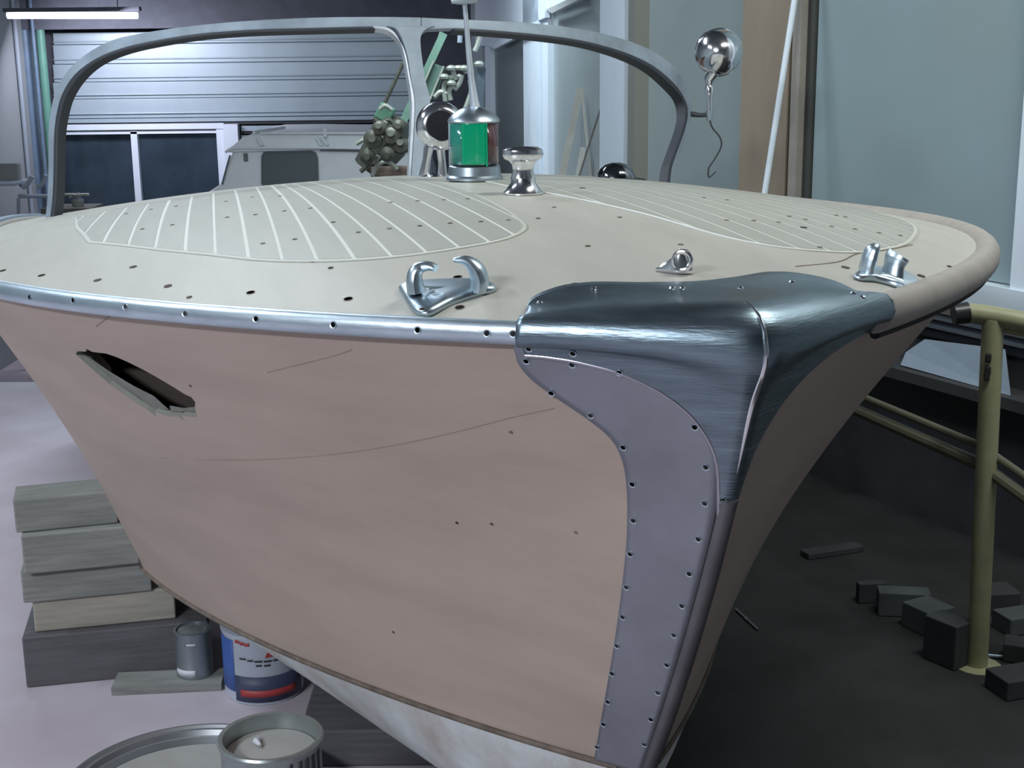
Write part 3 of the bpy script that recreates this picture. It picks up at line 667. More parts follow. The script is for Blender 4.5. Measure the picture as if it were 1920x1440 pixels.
# hole lip and interior
hd = densify(hole, (.012, .012)); n = len(hd)
vo = [hull(t, w, -1) for t, w in hd]; cc = sum(vo, Vector()) / n
vi = [hull(cc_t + (t - cc_t) * .99, cc_w + (w - cc_w) * .99, -1, -.014) for t, w in hd for cc_t, cc_w in [(.71, .80)]]
from_py('hole_edge', vo + vi, [(i, (i + 1) % n, (i + 1) % n + n, i + n) for i in range(n)], mat('ply_edge', (.26, .27, .24), .7), boat, False)
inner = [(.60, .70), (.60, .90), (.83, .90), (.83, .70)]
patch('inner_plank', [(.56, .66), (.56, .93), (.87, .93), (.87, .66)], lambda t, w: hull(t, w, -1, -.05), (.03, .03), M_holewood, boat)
# a grey splinter strip along the lower left of the hole
patch('torn_layer', [(.812, .858), (.80, .85), (.775, .82), (.74, .79), (.71, .772), (.70, .74), (.73, .735), (.745, .742), (.775, .775), (.80, .82)], lambda t, w: hull(t, w, -1, -.008), (.02, .02), mat('torn_ply', (.20, .21, .19), .7, var=.15, scale=40), boat)
patch('torn_layer', [(.698, .735), (.69, .752), (.66, .752), (.634, .760), (.636, .746), (.665, .742)], lambda t, w: hull(t, w, -1, -.008), (.02, .02), bpy.data.materials['torn_ply'], boat)
# bottom
def keel(t):
    return Vector((0, .3416 + t * .93, .12 + .374 * math.exp(-t / .2)))
def bottom(t, w, side):
    c = hull(t, 0, side); k = keel(t); p = k.lerp(c, w); nr = Vector((side * .6, -.2, -.8)).normalized()
    bul = .045 * math.sin(math.pi * w) * min(1, t / .4)
    return p + nr * bul
tb_ = [TE * (i / 60) ** 1.6 for i in range(61)]; NW = 10
for side in (-1, 1):
    vs = [bottom(t, j / NW, side) for t in tb_ for j in range(NW + 1)]
    fs = [(i * (NW + 1) + j, i * (NW + 1) + j + 1, (i + 1) * (NW + 1) + j + 1, (i + 1) * (NW + 1) + j) for i in range(60) for j in range(NW)]
    o = from_py('bottom', vs, fs, M_primer, boat)
    # chine line
    tube('chine_strip', [hull(t, 0, side, .002) for t in tb_ if t > .03], .0055, mat('chine_brown', (.15, .12, .10), .8, var=.3, scale=30), boat, 6)
# stern
vs = [hull(TE, j / 12, -1) for j in range(13)][::-1] + [bottom(TE, j / 6, -1) for j in range(6)][::-1] + [bottom(TE, j / 6, 1) for j in range(1, 6)] + [hull(TE, j / 12, 1) for j in range(13)]
sternc = sum(vs, Vector()) / len(vs); n = len(vs)
from_py('transom', vs + [sternc], [(i, i + 1, n) for i in range(n - 1)] + [(n - 1, 0, n)], M_hull, boat, False)
# deck
tds = [.0015 + (TE - .0015) * (i / 110) ** 1.7 for i in range(111)]; NV = 48
vs = [dk(t, (2 * j / NV - 1) * bsf(t)) for t in tds for j in range(NV + 1)]; fs = []
for i in range(110):
    for j in range(NV):
        tm_ = (tds[i] + tds[i + 1]) / 2; v = abs(2 * (j + .5) / NV - 1)
        if 2.55 < tm_ < 3.9 and v < .78: continue
        fs.append((i * (NV + 1) + j, i * (NV + 1) + j + 1, (i + 1) * (NV + 1) + j + 1, (i + 1) * (NV + 1) + j))
deck_o = from_py('deck', vs, fs, M_deck, boat)
# cockpit well
i0 = next(i for i in range(110) if (tds[i] + tds[i + 1]) / 2 > 2.55); i1 = next(i for i in range(110) if (tds[i] + tds[i + 1]) / 2 > 3.9)
js = [j for j in range(NV) if abs(2 * (j + .5) / NV - 1) < .78]; j0, j1 = js[0], js[-1] + 1
V2 = lambda i, j: dk(tds[i], (2 * j / NV - 1) * bsf(tds[i]))
ring = [V2(i0, j) for j in range(j0, j1)] + [V2(i, j1) for i in range(i0, i1)] + [V2(i1, j) for j in range(j1, j0, -1)] + [V2(i, j0) for i in range(i1, i0, -1)]
low = [Vector((p.x * .93, p.y, .62)) for p in ring]; n = len(ring)
from_py('cockpit_lining', ring + low, [(i, (i + 1) % n, (i + 1) % n + n, i + n) for i in range(n)] + [tuple(range(n, 2 * n))], mat('cockpit_wood', (.12, .08, .06), .6), boat, False)
# deck joints: cover boards and nose panel seams
def seam(pts, m=None, r=.0011, name='seam'):
    P = [dk(a, b, .0002) for b, a in pts]
    return tube(name, crom(P, 5), r, m or mat('seam_dark', (.20, .16, .12), .8), boat, 6)
for sg in (-1, 1):
    seam([(sg * .205, .322), (sg * .30, .375), (sg * .375, .452), (sg * .47, .52), (sg * .56, .60)]) if sg > 0 else None
    None if True else seam([(sg * .105, .62), (sg * .125, .46), (sg * .16, .33), (sg * .17, .27)]) if sg < 0 else None
# inlaid deck panels: white caulk bed and single planks
bnd = [(.047, 1.30), (.059, .926), (.074, .728), (.092, .648), (.137, .586), (.195, .557), (.28, .546), (.358, .565), (.43, .61), (.502, .683), (.574, .799), (.653, .938), (.758, 1.166)]
def bnd_side(sg):
    P = list(bnd)
    if sg > 0:  # measured on the photo: this panel's forward corner reaches a little further
        P = [(.047, 1.30), (.082, 1.09), (.144, .77), (.169, .60), (.196, .505), (.24, .455), (.30, .44), (.377, .455), (.45, .505), (.52, .565), (.591, .65), (.70, .813), (.765, .96), (.80, 1.15)]
    P2 = [tuple(v) [:2] for v in crom([(p[0], p[1], 0) for p in P], 5)]
    tail = [(P2[-1][0] + .03, 1.5), (P2[-1][0] + .04, 1.85), (.04, 1.85)]
    return [(sg * b, a) for b, a in P2 + tail]
def shrink(P, d):
    n = len(P); A2 = sum(P[i][0] * P[(i + 1) % n][1] - P[(i + 1) % n][0] * P[i][1] for i in range(n)); s = 1 if A2 > 0 else -1; o = []
    for i in range(n):
        a, b, c = P[i - 1], P[i], P[(i + 1) % n]
        t = Vector((c[0] - a[0], c[1] - a[1])); t.normalize() if t.length else None
        o.append((b[0] - t.y * d * s, b[1] + t.x * d * s))
    return o
def clip_half(P, fx, keep):  # keep part where keep*(b - fx(a)) >= 0
    out = []; n = len(P)
    for i in range(n):
        p, q = P[i], P[(i + 1) % n]; dp = keep * (p[0] - fx(p[1])); dq = keep * (q[0] - fx(q[1]))
        if dp >= 0: out.append(p)
        if dp * dq < 0:
            t = dp / (dp - dq); out.append((p[0] + (q[0] - p[0]) * t, p[1] + (q[1] - p[1]) * t))
    return out
def seam_b(b0, a):
    k = min(1, max(0, (b0 - .3) / .15)) * .10 / 1.55
    return b0 - k * (a - .6)
def slab_strip(name, P, m, off, na=70, nb=1, **k):
    As = [p[1] for p in P]; a0, a1 = min(As) + 1e-4, max(As) - 1e-4
    rows_ = []
    for i in range(na + 1):
        u = i / na; a = a0 + (a1 - a0) * u ** 1.7; xs = []
        for j in range(len(P)):
            p, q = P[j], P[(j + 1) % len(P)]
            if (p[1] > a) != (q[1] > a): xs.append(p[0] + (q[0] - p[0]) * (a - p[1]) / (q[1] - p[1]))
        if len(xs) < 2: continue
        lo, hi = min(xs), max(xs); rows_.append([dk(a, lo + (hi - lo) * j / nb, off) for j in range(nb + 1)])
    w = nb + 1; vs = [p for r_ in rows_ for p in r_]
    o = from_py(name, vs, [(i * w + j, i * w + j + 1, (i + 1) * w + j + 1, (i + 1) * w + j) for i in range(len(rows_) - 1) for j in range(nb)], m, boat, True, **k)
    return o
for sg in (-1, 1):
    Bd = bnd_side(sg)
    bed = slab_strip('caulk_bed', densify(Bd, (.01, .01)), M_caulk, .0012, 160, 24, label='white caulked inlay seams'); solid(bed, .0028, 0)
    In = shrink(Bd, .006)
    In = densify(In, (.03, .05))
    bs_ = [.0, .077, .123, .172, .222, .272, .322, .373, .424, .473, .522, .571, .619, .668, .716, .764, .812, .86, .91]
    for k in range(len(bs_) - 1):
        g2 = .0026
        lo = lambda a, q=bs_[k]: seam_b(q, a) + (g2 if q > 0 else 0); hi = lambda a, q=bs_[k + 1]: seam_b(q, a) - g2
        if sg > 0: P = clip_half(clip_half(In, lo, 1), hi, -1)
        else: P = clip_half(clip_half(In, lambda a: -lo(a), -1), lambda a: -hi(a), 1)
        if len(P) < 4: continue
        Q = [P[0]]
        for p in P[1:]:
            if math.hypot(p[0] - Q[-1][0], p[1] - Q[-1][1]) > .003: Q.append(p)
        if math.hypot(Q[0][0] - Q[-1][0], Q[0][1] - Q[-1][1]) < .003: Q.pop()
        if len(Q) < 4: continue
        if max(q[0] for q in Q) - min(q[0] for q in Q) < .008 or max(q[1] for q in Q) - min(q[1] for q in Q) < .03: continue
        slab_strip('plank', densify(Q, (.01, .02)), M_plank, .0030, 70, 3)
# rub rail, left; rounded wooden rim, right
tl = [.150 + i * .03 for i in range(20)] + [.77 + i * .08 for i in range(42)]
tl = [t for t in tl if t <= TE]
rail = tube('rub_rail', [hull(t, 1, -1) + Vector((-.004, 0, .002)) for t in tl], .0135, M_rail, boat, 14, flat=(.9, 1.1), label='shiny half round metal rub rail')
rimt = [.160 + i * .03 for i in range(20)] + [.8 + i * .08 for i in range(42)]; rimt = [t for t in rimt if t <= TE]
rim = tube('deck_rim', [hull(t, 1, 1) + Vector((-.008, 0, -.006)) for t in rimt], .024, M_rim, boat, 16, flat=(.95, 1.05), label='rounded bare wooden deck edge')
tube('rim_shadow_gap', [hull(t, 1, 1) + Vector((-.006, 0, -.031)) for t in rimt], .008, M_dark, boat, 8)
tube('deck_rim', [hull(t, 1, -1) + Vector((.012, 0, -.003)) for t in tl], .011, M_rim, boat, 10)
# bow cap
LT = [(1, .158, .968), (.92, .147, .968), (.78, .123, .962), (.6, .092, .945), (.45, .063, .914), (.33, .039, .872), (.22, .02, .815), (.14, .011, .765), (.08, .006, .70), (0, .0, .628)]
TT = [(1, .222, .188), (.93, .217, .216), (.82, .195, .236), (.68, .158, .250), (.5, .119, .243), (.3, .067, .212), (.1, .020, .196), (0, 0, .194)]
def tab(T_, f, k):
    T2 = sorted(T_); xs = [r[0] for r in T2]; ys = [r[k] for r in T2]; return float(np.interp(f, xs, ys))
tgrid = np.linspace(0, .3, 3000); bgrid = np.array([bsf(t) for t in tgrid])
def t_of_b(b): return float(np.interp(b, bgrid, tgrid))
NS = 72; ND = 12; NH = 22
rows = []
for i in range(-NS // 2, NS // 2 + 1):
    f = abs(i) / (NS / 2); sg = 1 if i > 0 else -1
    f2 = f
    bt, a_t = tab(TT, f2, 1), tab(TT, f2, 2); tl_, wl_ = tab(LT, f2, 1), tab(LT, f2, 2)
    tr_ = t_of_b(bsf(.156) * f2); br_ = bsf(tr_)
    pts = []
    for j in range(ND):
        u = j / ND; b = bt + (br_ - bt) * u; a = a_t + (tr_ - a_t) * u; b = min(b, bsf(max(a, 1e-4)))
        pts.append(dk(max(a, 1e-4), sg * b))
    for j in range(NH + 1):
        u = j / NH; pts.append(hull(tr_ + (tl_ - tr_) * u, 1 + (wl_ - 1) * u, sg))
    rows.append(pts)
# centre: round the stem edge a little and smooth the roll
for it in range(5):
    new = []
    for i, r in enumerate(rows):
        q = [p.copy() for p in r]
        for j in range(1, len(r) - 1): q[j] = (r[j - 1] + r[j] * 2 + r[j + 1]) / 4
        new.append(q)
    rows = new
for it in range(3):
    new = [[p.copy() for p in r] for r in rows]
    for i in range(1, len(rows) - 1):
        for j in range(len(rows[0])): new[i][j] = (rows[i - 1][j] + rows[i][j] * 2 + rows[i + 1][j]) / 4
    rows = new
nr, nc_ = len(rows), len(rows[0])
outr = []
for i in range(nr):
    q = []
    f = abs(i - nr // 2) / (nr // 2)
    for j in range(nc_):
        du = rows[min(i + 1, nr - 1)][j] - rows[max(i - 1, 0)][j]; dv = rows[i][min(j + 1, nc_ - 1)] - rows[i][max(j - 1, 0)]
        nn = du.cross(dv).normalized()
        ref = Vector((0, -1, .6)) + Vector((.6 * (1 if rows[i][j].x > 0 else -1), 0, 0))
        if nn.dot(ref) < 0: nn = -nn
        x = (j - ND) / 4.5
        q.append(rows[i][j] + nn * (.007 + .018 * math.exp(-x * x)))
    outr.append(q)
cap = from_py('bow_cap', [p for r in outr for p in r], [(i * nc_ + j, i * nc_ + j + 1, (i + 1) * nc_ + j + 1, (i + 1) * nc_ + j) for i in range(nr - 1) for j in range(nc_ - 1)], M_cap, boat, label='dark worn chrome bow cap')
solid(cap, .004, 0)
# bright lower flange of the cap
fl = [r[-1] for r in outr]; 
tube('cap_flange', fl[:nr // 2 - 1], .0032, mat('flange_metal', (.45, .44, .50), .35, 1.), cap, 8)
tube('cap_flange', fl[nr // 2 + 6:], .0025, M_cap, cap, 8)
hw = [.50 + 0 * i for i in range(3)]
# centre rib of the cap
cr = [outr[nr // 2][j] + Vector((0, -.0015, .001)) for j in range(ND - 5, ND + 17)]
tube('cap_ridge', cr, [.0005 + .0032 * math.sin(math.pi * i / (len(cr) - 1)) for i in range(len(cr))], M_chrome, cap, 8)
# stem plates and bar
PL = [(.164, .99), (.167, .965), (.168, .943), (.162, .914), (.146, .881), (.126, .847), (.108, .812), (.099, .776), (.094, .722), (.090, .607), (.087, .483), (.081, .307), (.074, .14), (.066, .0)]
PR = [(.006, .0), (.007, .149), (.007, .269), (.007, .379), (.007, .5), (.007, .618), (.008, .70), (.012, .78), (.02, .83), (.04, .88), (.07, .925), (.10, .965), (.135, .985), (.150, .992)]
def ruled(name, A_, B_, side, off, m, nn=90, nc=10, **k):
    A_ = crom([(p[0], p[1], 0) for p in A_], 8); B_ = crom([(p[0], p[1], 0) for p in B_], 8)
    g_ = lambda C_, u: (lambda x: C_[min(int(x), len(C_) - 2)].lerp(C_[min(int(x), len(C_) - 2) + 1], x - min(int(x), len(C_) - 2)))(u * (len(C_) - 1))
    vs = [hull(max(q.x, .0005), min(max(q.y, 0), 1), side, off) for i in range(nn + 1) for j in range(nc + 1) for q in [g_(A_, i / nn).lerp(g_(B_, i / nn), j / nc)]]
    return from_py(name, vs, [(i * (nc + 1) + j, i * (nc + 1) + j + 1, (i + 1) * (nc + 1) + j + 1, (i + 1) * (nc + 1) + j) for i in range(nn) for j in range(nc)], m, boat, True, **k)
plate = ruled('stem_plate', PL, PR[::-1], -1, .0035, M_plate, label='grey screwed metal stem plate'); solid(plate, .0025, 0)
plate_r = patch('stem_plate', [(t * .22 if t > .03 and w < .8 else t * .5, w) for t, w in [(.05, .80), (.05, .72), (.05, .5), (.05, .3), (.05, 0)]] + [(.001, 0), (.001, .3), (.001, .6), (.001, .8)], lambda t, w: hull(t, w, 1, .002), (.012, .03), M_stem, boat)
sb = []
for z in [1.01 - i * .03 for i in range(22)]:
    sb.append(Vector((0, stemf(z) - .003 if z > .4942 else stemf(z) - .003, z)))
tube('stem_bar', sb, .0115, M_stem, boat, 14, flat=(1., .8), label='dark metal cutwater strip')
# keel continues below
tube('keel_strip', [keel(t) + Vector((0, -.002, -.004)) for t in [0, .05, .1, .2, .3, .5, .8, 1.2, 1.8, 2.5, 3.5, 4.]], .017, M_stem, boat, 10)

# scribed lines on the topside
M_line = mat('scribe', (.29, .235, .205), .9)
for pts in [[(300, 858), (400, 862), (500, 861), (620, 852), (740, 834), (860, 808), (960, 782), (1040, 765)], [(500, 698), (560, 683), (620, 668), (660, 655)], [(180, 612), (195, 600), (215, 588)]]:
    P = []
    for p in pts:
        l, n_ = hit(bv_l, *p)
        if l: P.append(l + n_ * .0003)
    if len(P) > 1: tube('scribed_line', crom(P, 4), .0006, M_line, boat, 6)

# ---- screw holes: shared meshes, one object each
def hole_mesh(name, r, rimmat, hr=.62):
    bm = bmesh.new(); seg = 14
    prof = [(r * 1.0, .0002), (r * .98, .0009), (r * hr, .0004), (r * hr * .98, .0002)]
    lathe_bm(bm, prof, seg); me = bpy.data.meshes.new(name)
    me_f = bm.faces
    for f in bm.faces: f.material_index = 1 if (len(f.verts) > 4 and f.calc_center_median().z < .0003) else 0
    # inner disc dark
    bm.faces.ensure_lookup_table(); bm.to_mesh(me); bm.free(); me.materials.append(rimmat); me.materials.append(M_dark if rimmat == M_rail else rimmat); return me
HM_metal = hole_mesh('screw_hole_mesh', .0050, M_rail, .70); HM_wood = hole_mesh('plug_hole_mesh', .0062, M_holewood, .9)
HM_small = hole_mesh('small_hole_mesh', .0042, M_faint, .93)
bm = bmesh.new(); lathe_bm(bm, [(0, .003), (.0028, .0022), (.0042, .0004), (.0042, 0)], 10); SC = bpy.data.meshes.new('screw_head_mesh'); bm.to_mesh(SC); bm.free(); SC.materials.append(M_chrome)
def put(name, me, loc, nrm, parent, off=0.):
    o = bpy.data.objects.new(name, me); COL.objects.link(o); o.parent = parent
    o.location = loc + nrm * off; o.rotation_euler = nrm.to_track_quat('Z', 'Y').to_euler(); return o
def bvh_obj(o):
    dg = bpy.context.evaluated_depsgraph_get(); return BVHTree.FromPolygons([v.co.copy() for v in o.data.vertices], [tuple(p.vertices) for p in o.data.polygons])
bv_plate = bvh_obj(plate); bv_cap = bvh_obj(cap); bv_rail = bvh_obj(rail)
for p in [(1247, 735), (1303, 800), (1324, 875), (1322, 943), (1310, 1010), (1293, 1075), (1279, 1135), (1264, 1190), (1251, 1246), (1234, 1298), (1221, 1348), (1209, 1395), (987, 676), (1073, 683), (1034, 736), (1108, 778), (1169, 838), (1186, 907), (1188, 975), (1182, 1038), (1175, 1100), (1168, 1156), (1157, 1210), (1148, 1262), (1140, 1315), (1132, 1357), (1120, 1400)]:
    l, n_ = hit(bv_plate, *p)
    if l: put('screw_hole', HM_metal, l, n_, plate, .0014)
for p in [(992, 652), (1075, 661), (1162, 697), (1356, 937), (1344, 965), (1346, 990)]:
    l, n_ = hit(bv_cap, *p)
    if l: put('screw_hole', HM_metal, l, n_, cap, .0022)
for p in [(1113, 543), (1260, 543), (1279, 543), (1388, 543), (1485, 532), (1012, 571), (1600, 553), (1617, 560)]:
    l, n_ = hit(bv_cap, *p)
    if l: put('screw_head', SC, l, n_, cap, .0018)
for p in [(55, 557), (137, 563), (235, 575), (347, 588), (480, 598), (625, 609), (783, 619), (913, 625), (962, 626)]:
    l, n_ = hit(bv_rail, *p)
    if l: put('screw_hole', HM_metal, l, n_, rail, .0002)
pv, pf = [], []
for o in boat.children:
    if o.name.split('.')[0] == 'plank':
        b_ = len(pv); pv += [v.co.copy() for v in o.data.vertices]; pf += [tuple(b_ + i for i in p.vertices) for p in o.data.polygons]
bv_pl = BVHTree.FromPolygons(pv, pf)
bigh = [(5, 508), (78, 517), (183, 526), (315, 537), (470, 549), (653, 561), (858, 520), (250, 501), (862, 577), (1079, 534), (1092, 353), (1507, 427), (1585, 502), (1782, 501), (1727, 518)]
smallh = [(1102, 462), (1009, 410), (1276, 459), (1313, 410), (1362, 413), (1413, 414), (1460, 417), (1510, 412), (1568, 404), (1585, 407), (1559, 425), (1603, 430), (1648, 437), (1688, 442), (1480, 406), (1537, 464), (1320, 371), (1363, 375), (493, 457), (426, 408), (479, 403), (533, 396), (582, 391), (323, 422), (267, 430), (385, 473), (423, 378), (473, 370), (525, 368), (553, 449), (330, 387), (283, 393), (237, 401), (625, 417), (672, 436), (730, 429), (787, 424), (844, 419), (902, 416), (953, 413), (1039, 389), (1162, 408), (732, 380), (783, 377), (832, 375), (877, 373), (683, 383), (587, 491), (1817, 487), (355, 558), (620, 503)]
for L_, me in ((bigh, HM_wood), (smallh, HM_small)):
    for p in L_:
        l, n_ = hit(bv_pl, *p); off_ = .0002
        if l is None: l, n_ = hit(bv_d, *p); off_ = .0004
        if l: put('screw_hole', me, l, n_, boat, off_)
for p in [(357, 723), (958, 810), (1080, 998), (857, 980), (922, 982), (738, 1185)]:
    l, n_ = hit(bv_l, *p)
    if l: put('screw_hole', HM_small, l, n_, boat, .0002).scale = (.6, .6, 1)

# ---- windscreen
def wsurf(px, py):
    """intersection of a photo ray with the curved, raked windscreen surface, boat coordinates"""
    o = BI @ CO; d = BI.to_3x3() @ ray(px, py); s = 0.; f = lambda q: (o + d * q).y - (1.87 + .65 * (o + d * q).x ** 2 + .35 * ((o + d * q).z - 1.2))
    a, b = 2.2, 6.5; prev = f(a); s = a; st2 = .02
    while s < b:
        v = f(s + st2)
        if v > 0:
            lo, hi = s, s + st2
            for _ in range(30):
                m_ = (lo + hi) / 2
                if f(m_) > 0: hi = m_
                else: lo = m_
            return o + d * lo
        s += st2
    # tangent region: closest approach
    return o + d * max(np.arange(2.2, 6.5, .02), key=f)
def wnorm(p): return Vector((-1.3 * p.x, 1, -.35)).normalized() * -1
def ribbon(name, A_, B_, th, m, parent, off=0., n=6, **k):
    A_ = crom([(x, y, 0) for x, y in A_], n); B_ = crom([(x, y, 0) for x, y in B_], n)
    vs = []; N_ = len(A_)
    for a, b in zip(A_, B_):
        pa, pb = wsurf(a.x, a.y), wsurf(b.x, b.y); nn = wnorm((pa + pb) / 2)
        vs += [pa + nn * off, pb + nn * off, pb + nn * (off - th), pa + nn * (off - th)]
    fs = [(4 * i + j, 4 * i + (j + 1) % 4, 4 * i + 4 + (j + 1) % 4, 4 * i + 4 + j) for i in range(N_ - 1) for j in range(4)] + [(0, 3, 2, 1), (4 * N_ - 4, 4 * N_ - 3, 4 * N_ - 2, 4 * N_ - 1)]
    o = from_py(name, vs, fs, m, parent, False)
    bm = bmesh.new(); bm.from_mesh(o.data); bmesh.ops.recalc_face_normals(bm, faces=bm.faces); bm.to_mesh(o.data); bm.free()
    bevel(o, .003, 2); return setp(o, **k)
ws = empty('windscreen', (0, 0, 0), 'curved split windscreen frame of weathered grey metal, empty', parent=boat)
OL = [(84, 412), (88, 370), (90, 310), (90, 250), (95, 205), (106, 165), (130, 128), (168, 96), (215, 73), (275, 60), (360, 48), (470, 38), (600, 32), (720, 31), (790, 32)]
IL = [(96, 412), (101, 370), (103, 310), (104, 255), (109, 212), (120, 175), (143, 140), (180, 112), (228, 92), (288, 78), (370, 65), (470, 57), (600, 53), (700, 51), (790, 56)]
OR = [(790, 32), (850, 35), (920, 38), (1000, 43), (1070, 51), (1130, 62), (1190, 80), (1240, 105), (1275, 138), (1293, 172), (1298, 205), (1292, 240), (1278, 280), (1266, 315), (1262, 350)]
IR = [(790, 56), (850, 54), (920, 58), (1000, 65), (1065, 73), (1120, 84), (1180, 103), (1225, 126), (1262, 158), (1281, 186), (1287, 212), (1282, 242), (1268, 282), (1257, 315), (1253, 350)]
ribbon('frame_half', OL, IL, .022, M_frame, ws); ribbon('frame_half', OR, IR, .022, M_frame, ws)
IL2 = [(x + (7 if i < 7 else 4), y + (0 if i < 4 else 6)) for i, (x, y) in enumerate(IL)][:-1]; IR2 = [(x - (0 if i < 3 else 3 if i < 6 else 5), y + (6 if i < 9 else 1)) for i, (x, y) in enumerate(IR)][1:]
ribbon('rubber_seal', IL[:-1], IL2, .03, M_rubber, ws, .006); ribbon('rubber_seal', IR[1:], IR2, .03, M_rubber, ws, .006)
ribbon('centre_post', [(725, 50), (742, 55), (754, 75), (763, 105), (770, 148), (777, 190), (776, 240), (770, 335)], [(815, 50), (800, 55), (789, 68), (789, 95), (797, 150), (806, 190), (803, 240), (795, 335)], .03, M_frame, ws, .004)
ribbon('post_seal', [(700, 50), (727, 54), (743, 68), (755, 95), (763, 135), (771, 190), (770, 240), (765, 335)], [(700, 54), (725, 58), (745, 74), (759, 100), (768, 145), (776, 190), (775, 240), (769, 335)], .03, M_pole, ws, .006)
# spotlight on the right of the windscreen
sc_ = wsurf(1296, 214); YS = (BM @ sc_).y
sp = empty('spotlight', (0, 0, 0), 'round chrome spotlight on a stalk at right of the windscreen', parent=boat)
def sl2(px, py, dy=0): return toboat(at(px, py, YS + dy))
c = sl2(1349, 99); k_ = (at(1349 + 43, 99, YS) - at(1349, 99, YS)).length
rot = Matrix.Rotation(math.radians(-12), 4, 'Z') @ Matrix.Rotation(math.radians(98), 4, 'X')
prof = [(0, k_ * .95), (k_ * .35, k_ * .88), (k_ * .7, k_ * .66), (k_ * .92, k_ * .32), (k_, 0), (k_ * 1.02, -k_ * .15), (k_ * .98, -k_ * .25), (0, -k_ * .3)]
lathe('lamp_shell', prof, M_chrome, sp, (0, 0, 0), 40, mat=Matrix.Translation(c) @ rot)
lathe('rim_ring', [(k_ * 1.0, -k_ * .05), (k_ * 1.05, -k_ * .1), (k_ * 1.05, -k_ * .22), (k_ * .98, -k_ * .27)], M_chrome, sp, (0, 0, 0), 40, mat=Matrix.Translation(c) @ rot)
tube('yoke', [sl2(1338, 138), sl2(1330, 150), sl2(1330, 163)], [.02, .016, .009], M_chrome, sp, 12)
tube('swivel', [sl2(1330, 160), sl2(1330, 166), sl2(1330, 178)], [.010, .014, .012], M_chrome, sp, 14)
tube('stalk', [sl2(1330, 176), sl2(1330, 218)], .008, M_chrome, sp, 12); tube('clamp', [sl2(1330, 208), sl2(1330, 226)], [.012, .009], M_frame, sp, 12)
tube('arm', [sc_, sl2(1312, 216), sl2(1332, 215)], [.009, .007, .006], M_rubber, sp, 10)
tube('cable', crom([sl2(1331, 226), sl2(1336, 240), sl2(1350, 258), sl2(1352, 275), sl2(1340, 298), sl2(1329, 315), sl2(1328, 332)], 6), .0025, M_rubber, sp, 8)
tube('cable_end', [sl2(1329, 334), sl2(1342, 322)], .002, M_rubber, sp, 6)
# second lamp behind the bow light, chrome bowl with dark glass
YH = 3.25
hn = empty('searchlight', (0, 0, 0), 'round chrome lamp with dark glass on a short stand behind the bow light', parent=boat)
def hl2(px, py, dy=0): return toboat(at(px, py, YH + dy))
c = hl2(826, 236); k_ = (at(826 + 46, 236, YH) - at(826, 236, YH)).length
rot = Matrix.Rotation(-G['psi'] - math.radians(-10), 4, 'Z') @ Matrix.Rotation(math.radians(85), 4, 'X')
lathe('bowl', [(k_ * .55, k_ * .22), (k_ * .62, k_ * .30), (k_ * .72, k_ * .28), (k_ * .93, k_ * .10), (k_, -k_ * .12), (k_ * .9, -k_ * .5), (k_ * .5, -k_ * .8), (0, -k_ * .9)], M_chrome, hn, (0, 0, 0), 40, mat=Matrix.Translation(c) @ rot)
lathe('glass', [(0, k_ * .31), (k_ * .4, k_ * .30), (k_ * .60, k_ * .28), (k_ * .60, k_ * .1), (0, k_ * .1)], mat('smoked_glass', (.012, .012, .018), .35), hn, (0, 0, 0), 32, mat=Matrix.Translation(c + Vector((.0, 0, 0))) @ rot)
tube('stand_leg', [hl2(804, 275), hl2(800, 300), hl2(795, 330)], [.012, .010, .013], M_chrome, hn, 10); tube('stand_leg', [hl2(826, 280), hl2(829, 305), hl2(830, 332)], [.010, .009, .012], M_chrome, hn, 10)
lathe('foot', [(.034, 0), (.036, .008), (.02, .014), (0, .016)], M_chrome, hn, hl2(812, 338), 20)
# domed chrome vent, right, half hidden behind the deck crown
YD = 3.35
dm = toboat(at(1155, 338, YD)); kk = (at(1192, 338, YD) - at(1155, 338, YD)).length
vt = empty('dome_vent', (0, 0, 0), 'chrome dome standing near the right end of the windscreen', parent=boat)
lathe('dome', [(kk * 1.0, 0), (kk, .006), (kk * .95, kk * .3), (kk * .8, kk * .58), (kk * .55, kk * .78), (kk * .25, kk * .88), (0, kk * .9)], mat('dark_chrome', (.25, .27, .29), .1, 1.), vt, dm, 32)
lathe('dome_flange', [(kk * 1.5, -.004), (kk * 1.5, .002), (kk * 1.0, .006), (0, .006)], M_blackp, vt, dm, 32)

# ------------------------------------------------------------------ loose deck fittings (top-level: they lie on the deck)
def deckpt(px, py):
    l, n_ = hit(bv_d, px, py); return BM @ l, (BM.to_3x3() @ n_).normalized()
